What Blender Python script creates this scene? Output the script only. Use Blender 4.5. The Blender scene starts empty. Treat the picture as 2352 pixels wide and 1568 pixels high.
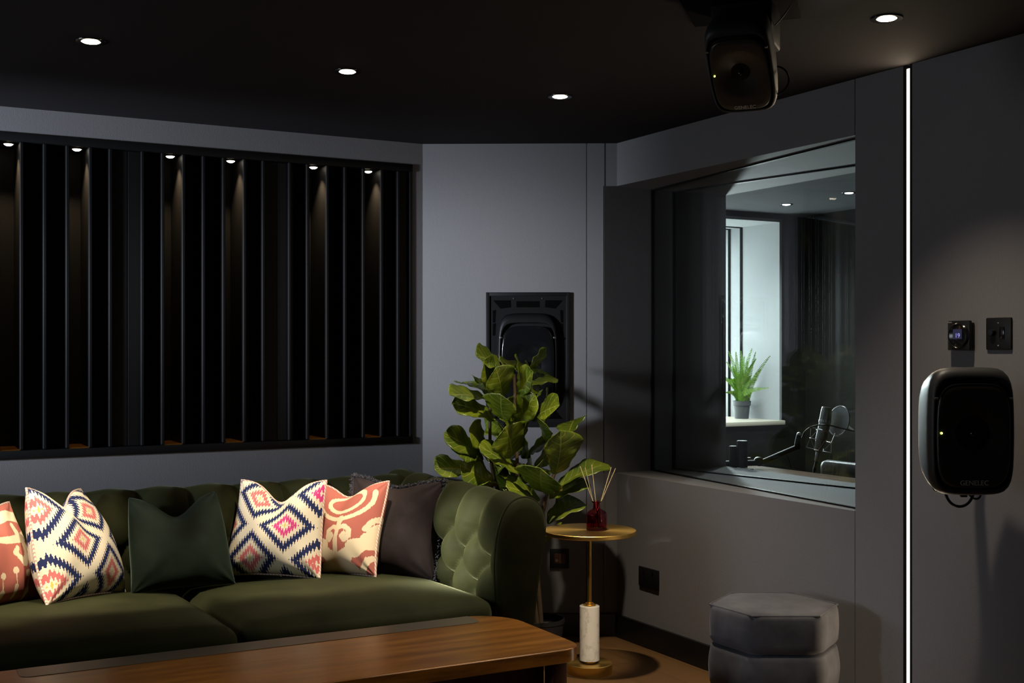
import bpy, bmesh, math, random
import numpy as np
from mathutils import Vector, Matrix, Euler
R = math.radians
PI = math.pi
rnd = random.Random(7)
SC = bpy.context.scene
COL = SC.collection

# ------------------------------------------------------------------ materials
def mat(name, color, rough=0.6, metal=0.0, sheen=0.0, sheen_tint=None, coat=0.0, spec=0.5, emit=None, strength=0.0, trans=0.0, ior=1.45, aniso=0.0):
    m = bpy.data.materials.new(name); m.use_nodes = True
    b = m.node_tree.nodes['Principled BSDF']
    b.inputs['Base Color'].default_value = (*color, 1)
    b.inputs['Roughness'].default_value = rough
    b.inputs['Metallic'].default_value = metal
    b.inputs['Sheen Weight'].default_value = sheen
    if sheen_tint: b.inputs['Sheen Tint'].default_value = (*sheen_tint, 1)
    b.inputs['Coat Weight'].default_value = coat
    b.inputs['Specular IOR Level'].default_value = spec
    b.inputs['Transmission Weight'].default_value = trans
    b.inputs['IOR'].default_value = ior
    b.inputs['Anisotropic'].default_value = aniso
    if emit:
        b.inputs['Emission Color'].default_value = (*emit, 1)
        b.inputs['Emission Strength'].default_value = strength
    return m

class NT:
    def __init__(s, m): s.m = m; s.t = m.node_tree; s.b = s.t.nodes['Principled BSDF']
    def n(s, typ, **kw):
        nd = s.t.nodes.new(typ)
        for k, v in kw.items():
            if k.startswith('_'): setattr(nd, k[1:], v)
            else: nd.inputs[k].default_value = v
        return nd
    def l(s, a, b): s.t.links.new(a, b)
    def math(s, op, a, b=None, c=None):
        nd = s.t.nodes.new('ShaderNodeMath'); nd.operation = op
        for i, x in enumerate((a, b, c)):
            if x is None: continue
            if isinstance(x, (int, float)): nd.inputs[i].default_value = x
            else: s.l(x, nd.inputs[i])
        return nd.outputs[0]
    def ramp(s, fac, stops, const=False):
        nd = s.t.nodes.new('ShaderNodeValToRGB'); cr = nd.color_ramp
        if const: cr.interpolation = 'CONSTANT'
        while len(cr.elements) < len(stops): cr.elements.new(0.5)
        for e, (p, c) in zip(cr.elements, stops): e.position = p; e.color = (*c, 1)
        s.l(fac, nd.inputs[0]); return nd.outputs[0]
    def mix(s, f, a, b):
        nd = s.t.nodes.new('ShaderNodeMix'); nd.data_type = 'RGBA'
        for i, x in ((0, f), (6, a), (7, b)):
            if isinstance(x, (int, float)): nd.inputs[i].default_value = x
            elif isinstance(x, tuple): nd.inputs[i].default_value = (*x, 1)
            else: s.l(x, nd.inputs[i])
        return nd.outputs[2]
    def coords(s, kind='Object', scale=(1, 1, 1), rot=(0, 0, 0)):
        tc = s.n('ShaderNodeTexCoord'); mp = s.n('ShaderNodeMapping')
        mp.inputs['Scale'].default_value = scale; mp.inputs['Rotation'].default_value = rot
        s.l(tc.outputs[kind], mp.inputs[0]); return mp.outputs[0]
    def noise(s, vec, scale, detail=4, rough=0.55):
        nd = s.n('ShaderNodeTexNoise', Scale=scale, Detail=detail, Roughness=rough); s.l(vec, nd.inputs['Vector']); return nd.outputs['Fac']
    def bump(s, h, strength, dist=0.01):
        nd = s.n('ShaderNodeBump', Strength=strength, Distance=dist); s.l(h, nd.inputs['Height']); s.l(nd.outputs[0], s.b.inputs['Normal'])

def fabric_wall(name, c, var=0.07):
    m = mat(name, c, 0.9, spec=0.15); t = NT(m)
    v = t.coords('Object', (1, 1, 0.35)); n1 = t.noise(v, 420, 2); n2 = t.noise(t.coords('Object', (240, 240, 14)), 1.0, 2)
    n3 = t.noise(t.coords('Object'), 1.6, 3)
    f = t.math('ADD', t.math('MULTIPLY', n1, 0.5), t.math('ADD', t.math('MULTIPLY', n2, 0.25), t.math('MULTIPLY', n3, 0.25)))
    lo = tuple(x * (1 - var) for x in c); hi = tuple(x * (1 + var) for x in c)
    t.l(t.ramp(f, [(0.3, lo), (0.7, hi)]), t.b.inputs['Base Color']); t.bump(n1, 0.25, 0.002)
    return m

def velvet(name, c, hi, sheen=0.6, patch=4.0):
    m = mat(name, c, 0.75, sheen=sheen, sheen_tint=hi, spec=0.1); t = NT(m)
    m.node_tree.nodes['Principled BSDF'].inputs['Sheen Roughness'].default_value = 0.35
    v = t.coords('Object'); n1 = t.noise(v, patch, 4, 0.6); n2 = t.noise(v, 160, 2)
    lo = tuple(x * 0.72 for x in c); h2 = tuple(x * 1.3 for x in c)
    t.l(t.ramp(n1, [(0.35, lo), (0.68, h2)]), t.b.inputs['Base Color']); t.bump(n2, 0.12, 0.002)
    return m

M = {}
M['wall'] = fabric_wall('grey_acoustic_fabric', (0.185, 0.180, 0.186))
M['booth_light'] = fabric_wall('pale_grey_fabric', (0.26, 0.27, 0.275), 0.05)
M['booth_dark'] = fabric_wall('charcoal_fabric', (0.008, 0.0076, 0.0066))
M['booth_ceil'] = fabric_wall('booth_ceiling_grey', (0.065, 0.068, 0.074), 0.05)
M['ceiling'] = fabric_wall('black_ceiling', (0.020, 0.018, 0.020), 0.2)
M['black'] = mat('matt_black', (0.005, 0.005, 0.0055), 0.6, spec=0.2)
M['diffuser'] = mat('black_lacquered_wood', (0.0045, 0.0045, 0.005), 0.55, spec=0.25)
t = NT(M['diffuser']); t.bump(t.noise(t.coords('Object', (60, 60, 1)), 3, 3), 0.08, 0.002)
M['edge_highlight'] = mat('painted_edge_highlight', (0.014, 0.0145, 0.016), 0.7, spec=0.15)  # lighter colour on the fins' front-left arris, a painted highlight
M['skirting'] = mat('black_skirting', (0.007, 0.007, 0.008), 0.35)
M['plastic'] = mat('black_plastic', (0.0085, 0.0085, 0.009), 0.45, spec=0.28)
M['void'] = mat('flat_black', (0.0015, 0.0015, 0.0015), 0.9, spec=0.05)
M['gloss_black'] = mat('gloss_black', (0.006, 0.006, 0.007), 0.14)
M['speaker'] = mat('speaker_paint', (0.016, 0.016, 0.017), 0.48, spec=0.35)
t = NT(M['speaker']); t.bump(t.noise(t.coords('Object'), 900, 2), 0.08, 0.001)
M['baffle'] = mat('speaker_baffle', (0.022, 0.0185, 0.0145), 0.38)
M['chrome'] = mat('dark_chrome', (0.5, 0.5, 0.5), 0.2, 1.0)
M['steel'] = mat('satin_steel', (0.42, 0.42, 0.43), 0.3, 1.0)
M['logo'] = mat('logo_print', (0.62, 0.60, 0.56), 0.4, 0.3)
M['led'] = mat('status_led', (0.3, 0.5, 0.05), 0.4, emit=(0.75, 1.0, 0.12), strength=4)
M['lamp'] = mat('lamp_lens', (0.9, 0.9, 0.85), 0.4, emit=(1.0, 0.86, 0.66), strength=14)
M['lamp_cool'] = mat('lamp_lens_cool', (0.9, 0.9, 0.85), 0.4, emit=(0.95, 0.97, 1.0), strength=10)
M['strip'] = mat('led_diffuser', (0.9, 0.9, 0.85), 0.5, emit=(1.0, 0.925, 0.79), strength=1.35)
M['window_glow'] = mat('daylight_pane', (0.8, 0.85, 0.9), 0.5, emit=(0.86, 0.96, 1.0), strength=11.0)
M['brass'] = mat('brushed_brass', (0.82, 0.54, 0.15), 0.37, 1.0, aniso=0.5)
t = NT(M['brass'])
tg = t.n('ShaderNodeTangent'); tg.direction_type = 'RADIAL'; tg.axis = 'Z'; t.l(tg.outputs[0], t.b.inputs['Tangent'])
# marble
M['marble'] = mat('white_marble', (0.72, 0.68, 0.60), 0.22, coat=0.2); t = NT(M['marble'])
v = t.coords('Object', (1, 1, 0.6)); n1 = t.noise(v, 7, 8, 0.65)
w = t.math('ABSOLUTE', t.math('SUBTRACT', n1, 0.5))
blot = t.noise(v, 14, 5)
vein = t.ramp(w, [(0.0, (0.58, 0.53, 0.46)), (0.010, (0.68, 0.64, 0.56)), (0.03, (0.76, 0.72, 0.64))])
t.l(t.mix(t.ramp(blot, [(0.66, (0, 0, 0)), (0.76, (0.6, 0.6, 0.6))]), vein, (0.33, 0.28, 0.21)), t.b.inputs['Base Color'])
# table wood
def wood(name, dark, mid, light, axis_scale, rough, coat):
    m = mat(name, mid, rough, coat=coat, spec=0.3); t = NT(m)
    v = t.coords('Object', axis_scale); n1 = t.noise(v, 3.0, 6, 0.6); n2 = t.noise(v, 22, 3)
    f = t.math('ADD', t.math('MULTIPLY', n1, 0.75), t.math('MULTIPLY', n2, 0.25))
    t.l(t.ramp(f, [(0.32, dark), (0.5, mid), (0.68, light)]), t.b.inputs['Base Color']); t.bump(n2, 0.05, 0.002)
    return m
M['walnut'] = wood('polished_walnut', (0.055, 0.020, 0.0030), (0.115, 0.045, 0.0065), (0.175, 0.076, 0.012), (0.8, 8, 8), 0.30, 0.0)
M['walnut_dark'] = wood('dark_walnut', (0.035, 0.012, 0.006), (0.055, 0.02, 0.010), (0.08, 0.03, 0.014), (6, 6, 0.6), 0.4, 0.1)
M['band'] = mat('copper_edge_band', (0.36, 0.20, 0.095), 0.30, 0.9)
M['bronze'] = mat('bronze_strip', (0.085, 0.070, 0.052), 0.42, 0.6)
# floor planks
M['floor'] = mat('oak_planks', (0.30, 0.17, 0.08), 0.42); t = NT(M['floor'])
tc = t.coords('Object', (1, 1, 1), (0, 0, R(90)))
br = t.n('ShaderNodeTexBrick', Scale=1.0, **{'Mortar Size': 0.0022, 'Brick Width': 1.4, 'Row Height': 0.16, 'Color1': (0.145, 0.075, 0.027, 1), 'Color2': (0.19, 0.103, 0.038, 1), 'Mortar': (0.07, 0.035, 0.015, 1)})
t.l(tc, br.inputs['Vector'])
g = t.noise(t.coords('Object', (12, 1.2, 1)), 4, 6, 0.6)
t.l(t.mix(t.math('MULTIPLY', g, 0.75), br.outputs['Color'], (0.065, 0.031, 0.011)), t.b.inputs['Base Color'])
# velvets
M['green'] = velvet('green_velvet', (0.0175, 0.0198, 0.0070), (0.50, 0.53, 0.32), 0.20, 5)
M['green_dark'] = velvet('bottle_green_velvet', (0.009, 0.015, 0.010), (0.32, 0.44, 0.40), 0.40, 7)
M['plum'] = velvet('charcoal_plum_velvet', (0.026, 0.020, 0.021), (0.40, 0.34, 0.34), 0.35, 6)
M['fringe'] = mat('slate_fringe', (0.085, 0.085, 0.105), 0.9)
M['pouf'] = velvet('slate_velvet', (0.072, 0.072, 0.082), (0.55, 0.55, 0.60), 0.25, 7)
M['piping'] = mat('piping_cord', (0.66, 0.52, 0.45), 0.85); t = NT(M['piping'])
wv = t.n('ShaderNodeTexWave', Scale=46.0); wv.bands_direction = 'DIAGONAL'; t.l(t.coords('Object'), wv.inputs['Vector'])
t.l(t.ramp(wv.outputs['Fac'], [(0.55, (0.74, 0.64, 0.54)), (0.75, (0.52, 0.28, 0.24))]), t.b.inputs['Base Color'])
# kilim diamonds
CREAM = (0.75, 0.68, 0.53)
def kilim(name):
    m = mat(name, CREAM, 0.9, spec=0.1); t = NT(m)
    uv = t.n('ShaderNodeUVMap'); sp = t.n('ShaderNodeSeparateXYZ'); t.l(uv.outputs[0], sp.inputs[0])
    x, z = sp.outputs[0], sp.outputs[1]                      # metres on the cloth
    P = t.math('DIVIDE', t.math('ADD', x, z), 0.272); Q = t.math('DIVIDE', t.math('SUBTRACT', x, z), 0.272)
    a = t.math('ABSOLUTE', t.math('SUBTRACT', t.math('FRACT', P), 0.5)); b = t.math('ABSOLUTE', t.math('SUBTRACT', t.math('FRACT', Q), 0.5))
    mx = t.math('MAXIMUM', a, b)
    tooth = t.math('MULTIPLY', t.math('SUBTRACT', t.math('PINGPONG', t.math('MULTIPLY', x, 190.0), 1.0), 0.5), 0.065)
    tooth2 = t.math('MULTIPLY', t.math('SUBTRACT', t.math('PINGPONG', t.math('MULTIPLY', z, 190.0), 1.0), 0.5), 0.02)
    mm = t.math('ADD', mx, t.math('ADD', tooth, tooth2))
    cell = t.n('ShaderNodeCombineXYZ'); t.l(t.math('FLOOR', P), cell.inputs[0]); t.l(t.math('FLOOR', Q), cell.inputs[1])
    wn = t.n('ShaderNodeTexWhiteNoise'); t.l(cell.outputs[0], wn.inputs['Vector'])
    pink = t.ramp(wn.outputs['Value'], [(0.0, (0.62, 0.16, 0.16)), (0.55, (0.62, 0.06, 0.24))], True)
    base = t.ramp(mm, [(0.0, (0.62, 0.50, 0.12)), (0.025, CREAM), (0.09, (1, 0, 0)), (0.185, CREAM), (0.285, (0.022, 0.030, 0.095)), (0.40, CREAM)], True)
    isp = t.math('MULTIPLY', t.math('GREATER_THAN', mm, 0.09), t.math('LESS_THAN', mm, 0.185))
    c = t.mix(isp, base, pink)
    wv = t.noise(t.coords('UV', (1, 1, 1)), 700, 1)
    t.l(c, t.b.inputs['Base Color']); t.bump(wv, 0.1, 0.001)
    return m
M['kilim'] = kilim('kilim_diamond_cloth')
# ikat: the motif distance lives on the mesh, thresholded here
M['ikat'] = mat('ikat_cloth', (0.5, 0.15, 0.1), 0.9, spec=0.1); t = NT(M['ikat'])
at = t.n('ShaderNodeAttribute'); at.attribute_name = 'motif'
nz = t.noise(t.coords('UV', (260, 26, 1)), 1.0, 2)
d = t.math('ADD', at.outputs['Fac'], t.math('MULTIPLY', t.math('SUBTRACT', nz, 0.5), 0.07))
t.l(t.mix(t.math('LESS_THAN', d, 0.0), (0.41, 0.132, 0.102), (0.73, 0.62, 0.43)), t.b.inputs['Base Color'])
# plants
M['leaf'] = mat('fig_leaf', (0.05, 0.12, 0.015), 0.33, spec=0.5); t = NT(M['leaf'])
uv = t.n('ShaderNodeUVMap'); sp = t.n('ShaderNodeSeparateXYZ'); t.l(uv.outputs[0], sp.inputs[0])
ax = t.math('ABSOLUTE', t.math('SUBTRACT', sp.outputs[0], 0.5))
fr = t.math('ABSOLUTE', t.math('SUBTRACT', t.math('FRACT', t.math('MULTIPLY', t.math('SUBTRACT', sp.outputs[1], t.math('MULTIPLY', ax, 0.55)), 6.5)), 0.5))
side = t.math('LESS_THAN', fr, 0.045); mid = t.math('LESS_THAN', ax, 0.018)
vn = t.math('MAXIMUM', side, mid)
ln = t.noise(t.coords('Object'), 9, 3)
lc = t.ramp(ln, [(0.35, (0.055, 0.095, 0.007)), (0.65, (0.15, 0.20, 0.010))])
t.l(t.mix(t.math('MULTIPLY', vn, 0.7), lc, (0.32, 0.34, 0.07)), t.b.inputs['Base Color'])
M['leaf'].node_tree.nodes['Principled BSDF'].inputs['Subsurface Weight'].default_value = 0.0
M['bark'] = mat('fig_stem', (0.10, 0.065, 0.035), 0.8)
M['soil'] = mat('potting_soil', (0.02, 0.014, 0.010), 0.95)
M['pot'] = mat('dark_pot', (0.018, 0.018, 0.02), 0.5)
M['greypot'] = mat('grey_pot', (0.06, 0.065, 0.07), 0.55)
M['fern'] = mat('fern_green', (0.13, 0.26, 0.03), 0.5)
# glass
def pane_mat(name, tint, fres):
    m = bpy.data.materials.new(name); m.use_nodes = True; nt = m.node_tree; nt.nodes.clear()
    o = nt.nodes.new('ShaderNodeOutputMaterial'); mx = nt.nodes.new('ShaderNodeMixShader'); tr = nt.nodes.new('ShaderNodeBsdfTransparent')
    gl = nt.nodes.new('ShaderNodeBsdfGlossy'); lw = nt.nodes.new('ShaderNodeLayerWeight'); pw = nt.nodes.new('ShaderNodeMath'); fr = nt.nodes.new('ShaderNodeMath')
    tr.inputs[0].default_value = (*tint, 1); gl.inputs['Roughness'].default_value = 0.0; lw.inputs['Blend'].default_value = 0.5
    pw.operation = 'POWER'; pw.inputs[1].default_value = 5.0; fr.operation = 'MULTIPLY_ADD'; fr.inputs[1].default_value = 1 - fres; fr.inputs[2].default_value = fres
    nt.links.new(lw.outputs['Facing'], pw.inputs[0]); nt.links.new(pw.outputs[0], fr.inputs[0])
    nt.links.new(fr.outputs[0], mx.inputs[0]); nt.links.new(tr.outputs[0], mx.inputs[1]); nt.links.new(gl.outputs[0], mx.inputs[2]); nt.links.new(mx.outputs[0], o.inputs[0])
    return m
M['glass'] = pane_mat('greenish_glass', (0.955, 0.98, 0.972), 0.035)
M['wine_glass'] = mat('burgundy_glass', (0.72, 0.07, 0.15), 0.03, trans=1.0, ior=1.45)
M['reed'] = mat('reed', (0.78, 0.62, 0.34), 0.7)
M['screen'] = mat('thermostat_screen', (0.02, 0.02, 0.05), 0.2, emit=(0.10, 0.10, 0.24), strength=0.12)
M['digits'] = mat('thermostat_digits', (0.1, 0.1, 0.3), 0.4, emit=(0.38, 0.36, 0.95), strength=0.7)
M['mesh_grey'] = mat('pop_mesh', (0.50, 0.51, 0.53), 0.8)
M['leather'] = mat('black_leather', (0.04, 0.04, 0.043), 0.32)
t = NT(M['leather']); t.bump(t.noise(t.coords('Object'), 160, 3), 0.25, 0.003)
M['mic'] = mat('mic_body', (0.24, 0.24, 0.25), 0.36, 0.7)
M['sill'] = mat('cream_sill', (0.55, 0.50, 0.40), 0.35)
M['redlens'] = mat('socket_insert', (0.06, 0.022, 0.012), 0.3)
M['white_dot'] = mat('white_mark', (0.6, 0.6, 0.6), 0.5)

# ------------------------------------------------------------------ mesh helpers
def NB(): return bmesh.new()

def box(bm, c, s, bevel=0.0, mtx=None, seg=2):
    r = bmesh.ops.create_cube(bm, size=1.0); vs = r['verts']
    bmesh.ops.scale(bm, vec=s, verts=vs)
    if bevel > 0:
        es = list({e for v in vs for e in v.link_edges})
        r2 = bmesh.ops.bevel(bm, geom=es, offset=bevel, segments=seg, profile=0.5, affect='EDGES')
        vs = list({v for f in r2['faces'] for v in f.verts} | {v for v in vs if v.is_valid})
        seen = set(vs); stack = list(vs)
        while stack:
            v = stack.pop()
            for e in v.link_edges:
                o = e.other_vert(v)
                if o not in seen: seen.add(o); stack.append(o)
        vs = list(seen)
    if mtx is not None: bmesh.ops.transform(bm, matrix=mtx, verts=vs)
    bmesh.ops.translate(bm, vec=c, verts=vs)
    return bm

def span(bm, x0, x1, y0, y1, z0, z1, bevel=0.0):
    return box(bm, ((x0 + x1) / 2, (y0 + y1) / 2, (z0 + z1) / 2), (x1 - x0, y1 - y0, z1 - z0), bevel)

def loft(bm, rings, cap0=True, cap1=True, closed=True):
    rv = [[bm.verts.new(p) for p in r] for r in rings]; n = len(rv[0])
    for a, b in zip(rv[:-1], rv[1:]):
        for i in range(n if closed else n - 1):
            j = (i + 1) % n; bm.faces.new((a[i], a[j], b[j], b[i]))
    if cap0: bm.faces.new(list(reversed(rv[0])))
    if cap1: bm.faces.new(rv[-1])
    return rv

def lathe(bm, prof, n=32, c=(0, 0, 0), mtx=None):
    rings = []
    for r, z in prof:
        ring = [Vector((r * math.cos(2 * PI * i / n), r * math.sin(2 * PI * i / n), z)) for i in range(n)]
        if mtx is not None: ring = [mtx @ p for p in ring]
        rings.append([p + Vector(c) for p in ring])
    loft(bm, rings); return bm

def tube(bm, pts, r, n=8, r1=None):
    pts = [Vector(p) for p in pts]; rings = []; up = None; m = len(pts)
    for i, p in enumerate(pts):
        d = (pts[min(i + 1, m - 1)] - pts[max(i - 1, 0)]).normalized()
        if up is None:
            up = Vector((0, 0, 1)) if abs(d.z) < 0.9 else Vector((1, 0, 0))
        a = d.cross(up)
        if a.length < 1e-6: a = d.orthogonal()
        a.normalize(); b = a.cross(d).normalized(); up = b
        rr = r if r1 is None else r + (r1 - r) * i / (m - 1)
        rings.append([p + a * (rr * math.cos(2 * PI * k / n)) + b * (rr * math.sin(2 * PI * k / n)) for k in range(n)])
    loft(bm, rings); return bm

def bez(p0, p1, p2, p3, n=16):
    P = [Vector(p) for p in (p0, p1, p2, p3)]; out = []
    for i in range(n + 1):
        s = i / n; out.append(P[0] * (1 - s) ** 3 + P[1] * 3 * s * (1 - s) ** 2 + P[2] * 3 * s * s * (1 - s) + P[3] * s ** 3)
    return out

def spline(pts, n):
    """Catmull-Rom through pts, n samples per span."""
    P = [Vector(p) for p in pts]; P = [P[0] * 2 - P[1]] + P + [P[-1] * 2 - P[-2]]; out = []
    for i in range(1, len(P) - 2):
        for k in range(n):
            s = k / n; a, b, c, d = P[i - 1], P[i], P[i + 1], P[i + 2]
            out.append(0.5 * ((2 * b) + (c - a) * s + (2 * a - 5 * b + 4 * c - d) * s * s + (3 * b - a - 3 * c + d) * s ** 3))
    out.append(P[-2]); return out

def grid(bm, f, nu, nv):
    V = [[bm.verts.new(f(i / nu, j / nv)) for j in range(nv + 1)] for i in range(nu + 1)]
    for i in range(nu):
        for j in range(nv): bm.faces.new((V[i][j], V[i + 1][j], V[i + 1][j + 1], V[i][j + 1]))
    return V

def rbox(bm, h, r, cuts=14, f=None):
    """rounded box of half sizes h, radius r, densely divided; f reshapes each (unit, pos)."""
    q = bmesh.ops.create_cube(bm, size=2.0)
    bmesh.ops.subdivide_edges(bm, edges=bm.edges[:], cuts=cuts, use_grid_fill=True)
    for v in bm.verts:
        u = v.co.copy(); p = Vector((u.x * h[0], u.y * h[1], u.z * h[2]))
        inner = Vector([max(-(h[i] - r), min(h[i] - r, p[i])) for i in range(3)]); d = p - inner
        if d.length > 1e-9:
            # push the cube point onto the rounded shell
            p = inner + d.normalized() * r if sum(abs(d[i]) > 1e-9 for i in range(3)) > 1 else inner + d
        v.co = f(u, p) if f else p
    return bm

def mesh_obj(name, bm, m, parent=None, smooth=True, angle=40):
    bmesh.ops.recalc_face_normals(bm, faces=bm.faces[:])
    me = bpy.data.meshes.new(name); bm.to_mesh(me); bm.free()
    me.materials.append(m)
    if smooth:
        me.polygons.foreach_set('use_smooth', [True] * len(me.polygons))
        me.set_sharp_from_angle(angle=R(angle))
    o = bpy.data.objects.new(name, me); COL.objects.link(o)
    if parent is not None: o.parent = parent
    return o

def thing(name, label, cat, loc=(0, 0, 0), rotz=0.0, group=None, rot=None):
    o = bpy.data.objects.new(name, None); COL.objects.link(o); o.empty_display_size = 0.1
    o.location = loc; o.rotation_euler = rot if rot else (0, 0, rotz)
    o['label'] = label; o['category'] = cat
    if group: o['group'] = group
    return o

def mark(o, m, test):
    o.data.materials.append(m)
    for p in o.data.polygons:
        if test(p.normal): p.material_index = 1
    return o

def tag(o, label, cat, group=None):
    o['label'] = label; o['category'] = cat
    if group: o['group'] = group
    return o

def struct(name, bm, m, parent=None, smooth=False):
    o = mesh_obj(name, bm, m, parent, smooth)
    if parent is None: o['kind'] = 'structure'
    return o

def text_bm(s, size, extrude=0.0006):
    cu = bpy.data.curves.new('lettering', 'FONT'); cu.body = s; cu.size = size; cu.extrude = extrude; cu.align_x = 'CENTER'; cu.align_y = 'CENTER'
    o = bpy.data.objects.new('lettering', cu); COL.objects.link(o)
    dg = bpy.context.evaluated_depsgraph_get(); me = bpy.data.meshes.new_from_object(o.evaluated_get(dg))
    bpy.data.objects.remove(o); bpy.data.curves.remove(cu)
    bm = NB(); bm.from_mesh(me); bpy.data.meshes.remove(me)
    bmesh.ops.transform(bm, matrix=Matrix.Rotation(R(90), 4, 'X'), verts=bm.verts[:])   # stands upright, faces -Y
    return bm

def spot(name, loc, power, size, blend, color, radius=0.03, target=None, parent=None):
    l = bpy.data.lights.new(name, 'SPOT'); l.energy = power; l.spot_size = R(size); l.spot_blend = blend; l.color = color; l.shadow_soft_size = radius
    o = bpy.data.objects.new(name, l); COL.objects.link(o); o.location = loc
    if target is not None: o.rotation_euler = (Vector(target) - Vector(loc)).to_track_quat('-Z', 'Y').to_euler()
    if parent is not None: o.parent = parent
    return o

# ------------------------------------------------------------------ light levels
FILL_GLOW = 6.0
WELL_W = 15.0
STRIP_W = 7.0
DOWN = [(-0.186, 3.862, 190, 28, 0.5, (0.40, 4.53, 0.47)), (0.649, 3.862, 240, 28, 0.5, (0.74, 4.54, 0.47)), (1.480, 3.862, 250, 31, 0.5, (1.57, 4.53, 0.46)),
        (2.318, 3.862, 130, 84, 0.85, None), (2.587, 2.508, 52, 90, 0.85, None), (1.752, 2.508, 85, 34, 0.9, (1.752, 3.16, 0.4)), (0.917, 2.508, 85, 34, 0.9, (0.917, 3.16, 0.4)), (1.752, 2.508, 260, 9, 0.7, (2.629, 4.148, 0.20))]  # aimed near-row beams are added, without fittings, to light table and marble column
BOOTH = [(5.31, 6.01, 36, 130), (5.31, 5.39, 36, 130), (4.69, 6.01, 85, 150), (4.69, 5.39, 85, 150)]
BOOTH_SIDE = [((4.72, 6.20, 1.62), (3.40, 3.90, 1.45), 400, 50, 0.8, 0.06)]  # added spot without a fitting, brightens the booth window's sill and soffit
COOL = [((-1.75, 4.35, 1.75), (2.29, 5.00, 1.45), 740, 21, 1.0, 0.14, (0.88, 0.93, 1.0)), ((-1.75, 2.6, 1.05), (3.07, 3.25, 0.55), 80, 19, 0.8, 0.12, (0.80, 0.88, 1.0)),
        ((-1.75, 3.90, 2.10), (2.09, 4.14, 0.54), 4300, 7.0, 0.9, 0.06, (1.0, 0.95, 0.80)), ((-1.75, 4.30, 1.60), (-0.05, 5.06, 1.60), 460, 54, 0.8, 0.12, (0.76, 0.86, 1.0))]
# ------------------------------------------------------------------ the room (metres; x along the sofa wall, y towards it)
CEIL = 2.245; WX = 3.073; WY = 5.06
SILL, HEAD = 0.742, 2.050
WIN0, WIN1 = 3.126, 4.640          # glazed opening along the right wall
BX = 3.72                          # booth side of that wall
def M4(rotz): return Matrix.Rotation(rotz, 4, 'Z')

b = NB(); span(b, -2.1, 6.2, -1.4, 7.6, -0.12, 0.0); struct('floor', b, M['floor'])
b = NB(); span(b, -2.1, 3.40, -1.4, 5.5, CEIL, CEIL + 0.12); struct('ceiling', b, M['ceiling'])
b = NB(); span(b, 3.40, 6.2, 1.9, 7.6, CEIL, CEIL + 0.12); struct('ceiling_booth', b, M['booth_ceil'])

# sofa wall with the long niche for the diffuser
NX0, NX1, NZ0, NZ1 = -0.03, 2.253, 0.879, 2.147
b = NB()
span(b, -2.0, 2.303, WY, WY + 0.34, 0, NZ0); span(b, -2.0, 2.303, WY, WY + 0.34, NZ1, CEIL)
span(b, NX1, 2.303, WY, WY + 0.34, NZ0, NZ1); span(b, -2.0, NX0, WY, WY + 0.34, NZ0, NZ1)
span(b, -2.0, 2.303, WY + 0.30, WY + 0.36, 0, CEIL)
struct('wall_left', b, M['wall'])
# splayed corner wall, 30 degrees, in two fabric panels with a fine joint
A = Vector((2.303, 5.06, 0)); CH = M4(R(-30)); LEN = 0.889
def corner(bm, s0, s1, z0, z1, d=0.24):
    c = A + CH @ Vector(((s0 + s1) / 2, d / 2, 0)); c.z = (z0 + z1) / 2
    box(bm, c, (s1 - s0, d, z1 - z0), 0, CH)
b = NB(); corner(b, 0.001, 0.749, 0, CEIL)
notched = [(0.752, 0), (LEN, 0), (LEN, SILL), (0.827, SILL), (0.827, HEAD), (LEN, HEAD), (LEN, CEIL), (0.752, CEIL)]
loft(b, [[A + CH @ Vector((s, d, 0)) + Vector((0, 0, z)) for s, z in notched] for d in (0.0, 0.24)])
c = A + CH @ Vector((0.75, 0.14, 0)); c.z = CEIL / 2; box(b, c, (0.02, 0.2, CEIL), 0, CH)
struct('wall_back', b, M['wall'])
# glazed wall between control room and booth
b = NB()
span(b, WX, BX, WIN0 + 0.0015, WIN1, 0, SILL); span(b, WX, BX, WIN0 + 0.0015, WIN1, HEAD, CEIL)
span(b, WX, BX, 2.905, WIN0 - 0.0015, 0, CEIL); span(b, WX + 0.006, BX - 0.01, WIN0 - 0.01, WIN0 + 0.0005, 0, SILL); span(b, WX + 0.006, BX - 0.01, WIN0 - 0.01, WIN0 + 0.0005, HEAD, CEIL)
# left cheek: its face is the visible reveal; its back follows the corner wall
cheek = [(3.020, 4.6405), (BX, 4.6405), (BX, 6.47), (3.40, 6.47), (3.14, 4.86)]
loft(b, [[Vector((x, y, z)) for x, y in cheek] for z in (0, CEIL)])
struct('wall_right', b, M['wall'])
b = NB(); span(b, WX, BX, -1.4, 2.868, 0, CEIL); span(b, WX + 0.03, BX, 2.868, 2.905, 0, CEIL); struct('wall_right_side', b, M['wall'])
b = NB(); span(b, -2.1, BX, -1.4, -1.3, 0, CEIL); struct('wall_front', b, M['wall'])
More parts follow.
